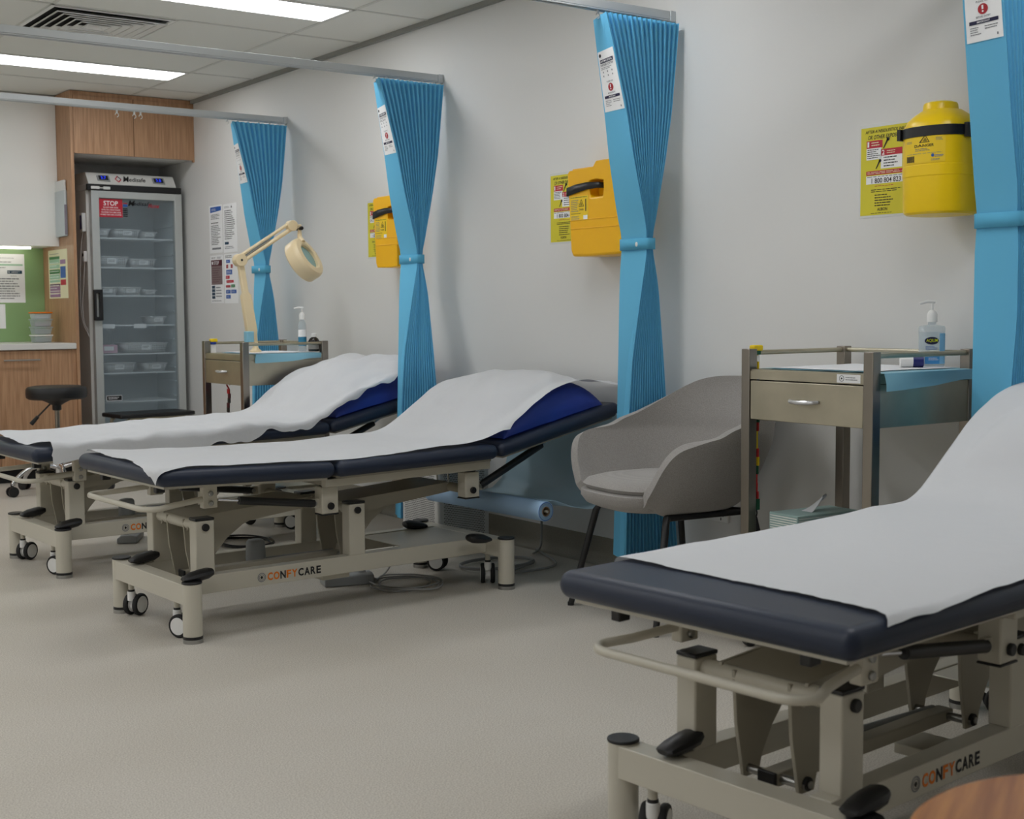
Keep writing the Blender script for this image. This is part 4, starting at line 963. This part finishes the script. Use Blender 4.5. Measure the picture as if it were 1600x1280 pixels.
nv = (rt*.84+up*.52-fw*.30).normalized(); HC = W(3.19, 1.328, 6.27)+Vector((0, 0, 0))
m = M(); jn = P1+Vector((.045, 0, -.012)); m.tube([jn, jn+Vector((.0, 0, -.045)), HC+(jn-HC)*.55+nv*.0], [.009, .013, .015], BEIGE, 12); m.build('yoke', t)
hd = M(); hd.lathe([(.068, .024), (.075, .030), (.104, .026), (.113, .016), (.116, 0), (.114, -.046), (.108, -.052), (.072, -.052), (.068, -.046), (.068, .024)], HC, BEIGE, 44, nv, False); ho = hd.build('ring_head', t)
M().lathe([(.067, .010), (.035, .016), (.001, .017)], HC, LENS, 32, nv).build('magnifying_lens', t)
M().box(-.02, .02, -.02, .02, .0, .055, UNDER).build('wrapped_tape', t, bevel=.004).location = W(2.875, .90, 6.30)
# ------------------------------------------------------------------ joinery on the back wall
PX0, PX1 = 2.683, 2.703; YF = 8.46
tag(M().box(PX0, PX1, YF, YB, 0, ZC-.004, WOOD).build('side_panel', loc=(PX0, YF, 0), bevel=.001), 'tall timber end panel between the bench and the fridge', 'panel')
t = thing('overhead_cupboard', 'timber two door cupboard above the fridge', 'cupboard', (2.703, YF, 2.056))
wd = WX-2.703
M().box(0, wd-.001, .02, YB-YF-.001, .005, ZC-2.056-.004, WHITE).build('carcass', t)
M().box(.002, .386, 0, .019, 0, .362, WOOD).build('door', t, bevel=.001)
M().box(.390, wd-.012, 0, .019, 0, .362, WOOD).build('door', t, bevel=.001)
M().box(wd-.012, wd-.001, .002, .02, -.012, ZC-2.056-.004, WOOD).build('filler_strip', t)
M().box(.0, wd-.001, .002, .02, .363, ZC-2.056-.004, WOOD).build('top_filler', t)
t = thing('base_cupboard', 'timber base cupboard with bar handles under the white bench', 'cupboard', (PX0, YF+.012, 0))
M().box(-2.3, -.001, .02, YB-YF-.014, .09, .826, WOOD).build('carcass', t); M().box(-2.3, -.001, .06, .08, .001, .09, DARK).build('kickboard', t)
for k in range(5):
    d = M().box(-.03-.452*k-.449, -.03-.452*k, 0, .019, .095, .822, WOOD).build('door', t, bevel=.001)
    h = M(); xx = -.03-.452*k; h.cyl((xx-.42, -.026, .765), (xx-.20, -.026, .765), .005, ZINC, 10); h.cyl((xx-.40, -.026, .765), (xx-.40, 0, .765), .004, ZINC, 8); h.cyl((xx-.22, -.026, .765), (xx-.22, 0, .765), .004, ZINC, 8); h.build('bar_handle', d)
M().box(-.029, -.001, .001, .02, .09, .826, WOOD).build('filler_strip', t)
tag(M().box(.35, PX0-.001, YF-.005, YB-.001, .828, .865, TOPW).build('benchtop', loc=(1.5, YF, .828), bevel=.003), 'white benchtop over the timber base cupboard', 'benchtop')
tag(M().box(.35, PX0-.001, YB-.012, YB-.0005, .866, 1.485, GREEN).build('splashback', loc=(1.5, YB, .866)), 'plain green splashback above the white benchtop', 'splashback')
t = thing('wall_cupboard', 'white overhead cupboard above the green splashback', 'cupboard', (PX0-.001, 8.74, 1.488))
M().box(-2.3, 0, .019, YB-8.74-.001, 0, ZC-1.488-.004, WHITE).build('carcass', t)
for k in range(3): M().box(-.78*(k+1)+.002, -.78*k-.001, 0, .018, -.004, .925, WHITE).build('door', t, bevel=.001)
q = M().box(-1.9, -.11, .25, .275, -.012, -.0005, LED).build('strip_light', t); plab(q, 'bright strip light under the cupboard')
# papers on splashback and end panel
def bfn(x0, z0, y): return lambda a, b: (x0+a, y, z0+b)
def sheet_b(label, x0, z0, wd, ht, draw):
    m = M(); y = YB-.012; m.box(x0, x0+wd, y-.0014, y-.0002, z0, z0+ht, PRW); draw(m, bfn(x0, z0, y-.002), bfn(x0, z0, y-.0026)); return tag(m.build('bench_notice', loc=(x0+wd/2, y, z0)), label, 'notice', 'papers on the green splashback')
def e1_(m, f, g):
    lines(m, f, .05, .29, .16, .296, 1, INKG); lines(m, f, .01, .262, .17, .272, 1, INK); rect(m, f, .01, .243, .2, .254, GRNL); lines(m, f, .01, .225, .12, .235, 1, INKG); rect(m, f, .10, .19, .195, .212, TEALI); m.text('Q', g, .104, .194, .115, .208, PRW); lines(m, g, .125, .196, .185, .206, 2, PRW); lines(m, f, .12, .172, .17, .178, 1, INK); lines(m, f, .03, .02, .18, .165, 9, INKG)
def e2_(m, f, g): lines(m, f, .02, .02, .13, .11, 9, INK); lines(m, f, .02, .12, .12, .13, 1, INK)
sheet_b('white instruction sheet with dark teal logo on the green splashback', 2.345, 1.125, .212, .32, e1_)
sheet_b('small white text sheet lower on the green splashback', 2.27, .955, .155, .16, e2_)
def pfn(y0, z0, x): return lambda a, b: (x, y0-a, z0+b)
m = M(); x = PX0; yl_ = 8.985; z0 = 1.15; wd, ht = .395, .315
m.box(x-.0018, x-.0003, yl_-wd, yl_, z0, z0+ht, CREAM); f = pfn(yl_, z0, x-.0024); g = pfn(yl_, z0, x-.003)
lines(m, f, .03, .285, .25, .293, 1, INKG)
for z, b, mt in ((.255, .272, GRNI), (.225, .254, GRNL), (.195, .22, GRNL), (.16, .188, GRNI), (.125, .155, GRNL), (.105, .12, GRNL), (.082, .094, PURD), (.05, .08, PURI), (.035, .046, PURI), (.008, .03, PURI)): rect(m, f, .02, z, .24, b, mt)
for z, b, mt in ((.22, .248, PURI), (.13, .205, BLUEI), (.085, .12, RED), (.01, .08, CREAM)): rect(m, f, .25, z, .36, b, mt)
lines(m, g, .03, .02, .23, .24, 12, PRW, h=.2)
tag(m.build('wall_chart', loc=(x, yl_-wd/2, z0)), 'colour coded chart with green and purple bands on the timber panel', 'chart')
t = thing('document_holder', 'clear wall pocket of papers on the timber panel beside the white cupboard', 'document holder', (PX0, 8.64, 1.54))
M().box(-.022, -.001, -.085, .115, .0, .29, CLEAR).build('pocket', t, bevel=.002)
M().box(-.018, -.006, -.078, .108, .004, .355, LAM).build('papers', t); M().box(-.019, -.004, -.084, -.079, .01, .20, PURD).build('folder_spine', t)
# plastic tubs on the bench
for k, (zz, lid, lb) in enumerate(((0, WPLAS, 'clear tub with white lid, bottom of the stack on the bench'), (.052, FROST, 'clear tub with frosted lid, second up in the stack on the bench'), (.102, FROST, 'clear tub with frosted lid, third up in the stack on the bench'), (.150, ORANGE, 'clear tub with orange lid, topmost of the stack on the bench'))):
    t = thing('food_tub', lb, 'plastic tub', (2.565, 8.80, .8655+zz), .06, 'plastic tubs stacked on the bench')
    M().loft([[Vector((a*.052, b*.04, .0005)) for a, b in ((-1, -1), (1, -1), (1, 1), (-1, 1))], [Vector((a*.058, b*.046, .041 if k < 3 else .038)) for a, b in ((-1, -1), (1, -1), (1, 1), (-1, 1))]], FROST).build('tub', t, bevel=.006)
    M().box(-.045, .045, -.034, .034, .003, .02+.008*(k % 2), [GREYP, mat('tub contents', (150, 158, 150), .8), PINK, PRW][k]).build('contents', t, bevel=.004)
    M().box(-.062, .062, -.05, .05, .041 if k < 3 else .038, .0495 if k < 3 else .047, lid).build('lid', t, bevel=.003)
# ------------------------------------------------------------------ vaccine fridge
FX, FY, FH = 2.835, 8.62, 1.955
t = thing('vaccine_fridge', 'tall white glass door vaccine fridge in the recess under the timber cupboard', 'fridge', (FX, FY, 0))
fwid = .625; D = .46
c = M(); c.box(0, .03, .04, D, .06, 1.845, FRW); c.box(fwid-.03, fwid, .04, D, .06, 1.845, FRW); c.box(.03, fwid-.03, D-.03, D, .06, 1.845, FRW); c.box(.03, fwid-.03, .04, D-.03, .06, .16, FRW); c.box(.03, fwid-.03, .04, D-.03, 1.80, 1.845, FRW); c.box(.01, fwid-.01, .08, D-.02, .012, .06, DARK); c.box(0, fwid, .02, D, 1.845, 1.885, FRW)
c.build('cabinet', t, bevel=.003)
ln = M()
for k in range(22): ln.box(.04+.0165*k, .049+.0165*k, D-.034, D-.03, .2, 1.60, FRI)
ln.box(.031, fwid-.031, D-.033, D-.0305, .16, 1.80, FRI); ln.box(.0305, .033, .05, D-.03, .16, 1.80, FRI); ln.box(fwid-.033, fwid-.0305, .05, D-.03, .16, 1.80, FRI)
for k in range(15):
    for x0_, x1_ in ((.033, .043), (fwid-.043, fwid-.033)): ln.box(x0_, x1_, .07, D-.06, .30+.095*k, .308+.095*k, FRI)
ln.build('inner_liner', t)
# top fascia
hdz = M(); P = lambda a, b, s_: (s_, a, b)
hdz.prism([(-.005, 1.885), (.055, 1.962), (.10, 1.965), (D-.05, 1.965), (D-.05, 1.885)], P, .005, fwid-.03, FRW); fa = hdz.build('top_fascia', t, bevel=.002)
def ff(off=.001):   # on the sloping front of the fascia
    n_ = Vector((-.077, .06)).normalized()
    return lambda a, b: (.005+a, -.005+.060*b+n_.x*off, 1.885+.077*b+n_.y*off)
def disp(x, txt):
    q = M(); q.loft([[Vector(ff(.002)(x+.042*a+.042, .5+.30*b)) for a, b in ((-1, -.8), (1, -1), (1, 1), (-1, .8))], [Vector(ff(.008)(x+.040*a+.042, .5+.26*b)) for a, b in ((-1, -.8), (1, -1), (1, 1), (-1, .8))]], GREYP); d_ = q.build('temperature_display', t, bevel=.002)
    s_ = M(); rect(s_, ff(.009), x+.010, .30, x+.072, .70, DARK); s_.text(txt, ff(.0098), x+.024, .38, x+.058, .64, LCD); plab(s_.build('lit_digits', d_), 'glowing blue digits')
disp(.065, '3.7'); disp(.435, '3.8')
q = M(); q.text('Medisafe', ff(.0012), .245, .34, .385, .72, INK, slant=.022); q.text('M', ff(.0014), .235, .30, .268, .80, INK, slant=.026)
g = ff(.0016); q.add([g(.205, .2), g(.228, .5), g(.205, .82), g(.182, .5), g(.205, .32), g(.220, .5), g(.205, .70), g(.190, .5)], [(0, 1, 5, 4), (2, 3, 7, 6), (3, 0, 4, 7)], RED); q.add([g(.205, .82), g(.228, .5), g(.220, .5), g(.205, .70)], [(0, 1, 2, 3)], INKN); q.build('fascia_lettering', t)
b_ = M().box(-.004, fwid+.002, -.008, .02, 1.845, 1.884, BLACK).build('black_band', t, bevel=.002)
q = M(); q.box(.02, .075, -.010, -.008, 1.853, 1.870, WPLAS); q.box(.075, .10, -.0095, -.008, 1.858, 1.863, WPLAS); q.box(.10, .145, -.010, -.008, 1.852, 1.870, LAM); q.build('seal_tag', b_)
# door
dr = M(); x0_, x1_, z0_, z1_ = .018, fwid+.002, .075, 1.842
dr.box(x0_, x0_+.05, -.012, .034, z0_, z1_, FRG); dr.box(x1_-.05, x1_, -.012, .034, z0_, z1_, FRG); dr.box(x0_+.05, x1_-.05, -.012, .034, z1_-.045, z1_, FRG); dr.box(x0_+.05, x1_-.05, -.012, .034, z0_, z0_+.06, FRG); door = dr.build('door', t, bevel=.002)
M().box(x0_+.05, x1_-.05, .004, .010, z0_+.06, z1_-.045, GLASS).build('glass_pane', door)
hn = M(); hn.holed([(.010, 1.005), (.068, 1.005), (.068, 1.205), (.010, 1.205)], [(.026, 1.028), (.046, 1.028), (.046, 1.18), (.026, 1.18)], lambda a, b, s_: (a, s_, b), -.040, -.012, BLACK); plab(hn.build('pull_handle', door, bevel=.004), 'black recessed pull handle')
sk = M(); f = lambda a, b: (.072+a, .0034, 1.675+b); f2 = lambda a, b: (.072+a, .0028, 1.675+b)
rect(sk, f, 0, 0, .155, .118, RED); sk.text('STOP', f2, .03, .075, .125, .105, PRW)
for k, s_ in enumerate(('DO NOT OPEN DOOR', 'UNTIL YOU KNOW WHICH', 'VACCINES YOU NEED AND', 'WHERE THEY ARE LOCATED')): sk.text(s_, f2, (.028, .016, .012, .008)[k], .058-.0155*k, (.127, .139, .143, .147)[k], .067-.0155*k, PRW)
plab(sk.build('stop_sticker', door), 'red STOP sticker')
sk = M(); rect(sk, lambda a, b: (.23+a, .0034, 1.745+b), 0, 0, .03, .016, BLUEI)
for k in range(5): rect(sk, lambda a, b: (.23+a, .0034, 1.682+.012*k+b), 0, 0, .03, .006, INK)
rect(sk, lambda a, b: (.23+a, .0034, 1.765+b), 0, 0, .03, .006, RED)
sk.text('Medisafe', lambda a, b: (a, .0034, b), .265, 1.757, .42, 1.782, INK, slant=.3); sk.text('M', lambda a, b: (a, .003, b), .265, 1.752, .30, 1.788, INK, slant=.3); sk.text('Home', lambda a, b: (a, .0032, b), .40, 1.745, .472, 1.772, RED, slant=.3); sk.build('door_lettering', door)
sk = M(); rect(sk, lambda a, b: (.085+a, .0034, .477+b), 0, 0, .105, .036, PRW); rect(sk, lambda a, b: (.088+a, .0030, .480+b), 0, 0, .099, .030, INK); lines(sk, lambda a, b: (.088+a, .0026, .480+b), .01, .006, .09, .024, 2, PRW); sk.build('small_sticker', door)
shz = (1.547, 1.355, 1.170, .976, .786, .660, .468)
for z in shz:
    s_ = M()
    for k in range(8): s_.cyl((.044, .07+.045*k, z-.004), (fwid-.044, .07+.045*k, z-.004), .0022, SHELF, 6)
    for k in range(18): s_.cyl((.06+.029*k, .06, z-.002), (.06+.029*k, .40, z-.002), .0016, SHELF, 5)
    s_.box(.044, fwid-.044, .056, .062, z-.010, z-.001, SHELF); s_.build('shelf', t)
for x_, wz in ((.085, .088), (.30, .085)): M().box(x_, x_+.085, .050, .055, .976-.024, .976+.004, PRW).build('shelf_label', t)
q = M().box(-.026, -.0005, .05, .10, 1.58, 1.70, WPLAS).build('data_logger', t, bevel=.004); M().box(-.0265, -.026, .056, .094, 1.595, 1.685, NBLUE).build('logger_screen', q)
q = M().box(-.022, -.0005, .045, .085, 1.385, 1.455, WPLAS).build('probe_housing', t, bevel=.004); M().box(-.0225, -.022, .052, .078, 1.42, 1.44, INK).build('probe_screen', q)
def cat(P):
    P = [Vector(p) for p in P]; out = []
    for i in range(len(P)-1):
        p0 = P[max(i-1, 0)]; p1 = P[i]; p2 = P[i+1]; p3 = P[min(i+2, len(P)-1)]
        for k in range(6):
            w_ = k/6; out.append(.5*((2*p1)+(p2-p0)*w_+(2*p0-5*p1+4*p2-p3)*w_*w_+(3*p1-p0-3*p2+p3)*w_**3))
    return out+[P[-1]]
M().tube(cat([(-.012, .075, 1.58), (-.012, .12, 1.5), (-.012, .16, 1.30), (-.012, .17, 1.1), (-.012, .12, .98), (-.008, .06, .93), (-.004, .04, .90)]), .0025, WCABLE, 6).build('probe_cable', t)
M().tube(cat([(-.012, .065, 1.385), (-.012, .09, 1.25), (-.012, .13, 1.10), (-.012, .10, .99), (-.006, .05, .94)]), .002, WCABLE, 6).build('probe_cable', t)
# contents of the fridge
def basket(label, x, z, wd, ht, dp=.2, mt=BASK, holes=True):
    t = thing('storage_basket', label, 'basket', (FX+x+wd/2, FY+.075+dp/2, z), 0, 'white baskets in the fridge')
    a, b = wd/2, dp/2; m = M()
    bot = [Vector((p*(a-.014), q*(b-.012), .0012)) for p, q in ((-1, -1), (1, -1), (1, 1), (-1, 1))]; top = [Vector((p*a, q*b, ht)) for p, q in ((-1, -1), (1, -1), (1, 1), (-1, 1))]
    m.loft([bot, top], mt, cap=False); m.add(bot, [(0, 1, 2, 3)], mt)
    rm = [Vector((p*(a+.004), q*(b+.004), ht)) for p, q in ((-1, -1), (1, -1), (1, 1), (-1, 1))]; m.loft([top, rm, [v-Vector((0, 0, .006)) for v in rm]], mt, cap=False)
    m.build('tray', t, mods=(('SOLIDIFY', {'thickness': .002}),))
    if holes:
        h_ = M()
        for k in range(int(wd/.012)):
            for j in range(3):
                xx = -a+.02+.012*k; zz = ht*(.2+.22*j)
                if abs(xx) < .034 or xx > a-.018: continue
                yy = -b+.012*(1-zz/ht)-.0015; h_.add([(xx, yy, zz), (xx+.004, yy, zz), (xx+.007, yy-.0008, zz+.008), (xx+.003, yy-.0008, zz+.008)], [(0, 1, 2, 3)], GREYP)
        if h_.v: h_.build('slots', t)
    l = M(); f = lambda p, q: (p, -b+.012*(1-q/ht)-.0022, q); rect(l, f, -.03, ht*.3, .03, ht*.82, PRW); lines(l, lambda p, q: (p, f(p, q)[1]-.0006, q), -.025, ht*.42, .025, ht*.72, 2, INKG); l.build('paper_label', t)
basket('white basket at left on the top fridge shelf', .065, 1.549, .10, .055)
basket('wide white basket in the middle of the top fridge shelf', .20, 1.549, .165, .055)
basket('small white basket at right on the top fridge shelf', .385, 1.549, .095, .042)
basket('wide slotted white basket at left on the second fridge shelf', .065, 1.357, .215, .068)
basket('narrow slotted white basket at right on the second fridge shelf', .305, 1.357, .165, .055)
basket('slotted white basket at left on the third fridge shelf', .07, 1.172, .14, .052)
basket('slotted white basket in the middle of the third fridge shelf', .225, 1.172, .14, .052)
basket('round edged white tub at right on the third fridge shelf', .385, 1.172, .085, .034, .12, BASK, False)
basket('white basket at right on the fourth fridge shelf', .43, .978, .10, .050)
basket('wide pale tray of boxes on the fifth fridge shelf', .245, .788, .29, .064)
basket('wide white basket at left on the sixth fridge shelf', .10, .662, .21, .062)
basket('narrow slotted white basket at right on the sixth fridge shelf', .385, .662, .145, .054)
t = thing('medicine_box', 'pink box with white label at left on the fifth fridge shelf', 'box', (FX+.135, FY+.14, .788))
M().box(-.06, .06, -.06, .06, 0, .055, PINK).build('carton', t, bevel=.001); M().box(-.03, .035, -.0608, -.06, .018, .045, PRW).build('paper_label', t)
# ------------------------------------------------------------------ step stool
t = thing('step_stool', 'low black topped step stool in front of the fridge', 'step stool', (3.12, 8.40, 0), .1)
M().box(-.26, .26, -.14, .14, .385, .412, BLACK).build('tread', t, bevel=.008, seg=3)
for y in (-.115, .115):
    m = M(); m.tube(cat([(-.20, y*1.1, .004), (-.205, y, .33), (-.19, y, .372), (-.16, y, .384), (0, y, .385), (.16, y, .384), (.19, y, .372), (.205, y, .33), (.20, y*1.1, .004)]), .0115, STEEL, 10); m.build('leg_frame', t)
for x in (-.203, .203): M().cyl((x, -.115, .17), (x, .115, .17), .009, STEEL, 10).build('cross_bar', t)
# ------------------------------------------------------------------ wheeled stool
t = thing('wheeled_stool', 'black round padded stool on chrome wheeled base by the timber cupboard', 'stool', (2.38, 7.90, 0), .4)
M().lathe([(.10, .548), (.155, .552), (.170, .562), (.173, .585), (.172, .610), (.164, .622), (.14, .628), (.02, .630)], (0, 0, 0), BLACK, 40).build('padded_seat', t)
m = M(); m.lathe([(.022, .485), (.026, .49), (.026, .515), (.05, .53), (.09, .549)], (0, 0, 0), BLACK, 24); m.build('swivel_plate', t)
M().cyl((0, 0, .27), (0, 0, .49), .014, STEELD, 20).build('gas_column', t); M().cyl((0, 0, .10), (0, 0, .30), .022, CHROME, 20).build('column_sleeve', t)
lv = M(); a = 2.2; d_ = Vector((math.cos(a), math.sin(a), 0)); lv.cyl(d_*.03+Vector((0, 0, .53)), d_*.11+Vector((0, 0, .45)), .005, BLACK, 8); lv.cyl(d_*.11+Vector((0, 0, .45)), d_*.15+Vector((0, 0, .405)), .010, BLACK, 12, .013); lv.build('height_lever', t)
for k in range(5):
    a = 2*PI*k/5+2.9; d_ = Vector((math.cos(a), math.sin(a), 0))
    m = M(); m.tube(cat([d_*.015+Vector((0, 0, .150)), d_*.10+Vector((0, 0, .168)), d_*.20+Vector((0, 0, .145)), d_*.27+Vector((0, 0, .09)), d_*.28+Vector((0, 0, .065))]), .013, CHROME, 12); lo = m.build('star_leg', t)
    s_ = Vector((-d_.y, d_.x, 0)); o = d_*.285
    cs_ = M(); cs_.cyl(o+Vector((0, 0, .045)), o+Vector((0, 0, .075)), .009, BLACK, 10); cs_.lathe([(.02, -.008), (.029, -.006), (.030, .006), (.02, .008)], o+s_*.017+Vector((0, 0, .030)), BLACK, 20, s_); cs_.lathe([(.02, -.008), (.029, -.006), (.030, .006), (.02, .008)], o-s_*.017+Vector((0, 0, .030)), BLACK, 20, s_); cs_.box(o.x-.012, o.x+.012, o.y-.012, o.y+.012, .025, .058, BLACK); cs_.build('caster', lo)
# ------------------------------------------------------------------ foreground timber table
t = thing('round_table', 'round timber table top in the bottom right corner', 'table', (1.29, .695, 0), .5)
M().lathe([(.222, .472), (.234, .476), (.236, .484), (.234, .494), (.226, .50), (.01, .50)], (0, 0, 0), TABLEW, 72).build('table_top', t)
for k in range(4):
    a = PI/4+k*PI/2; M().cyl((.13*math.cos(a), .13*math.sin(a), .472), (.19*math.cos(a), .19*math.sin(a), 0), .018, TABLEW, 16, .012).build('leg', t)
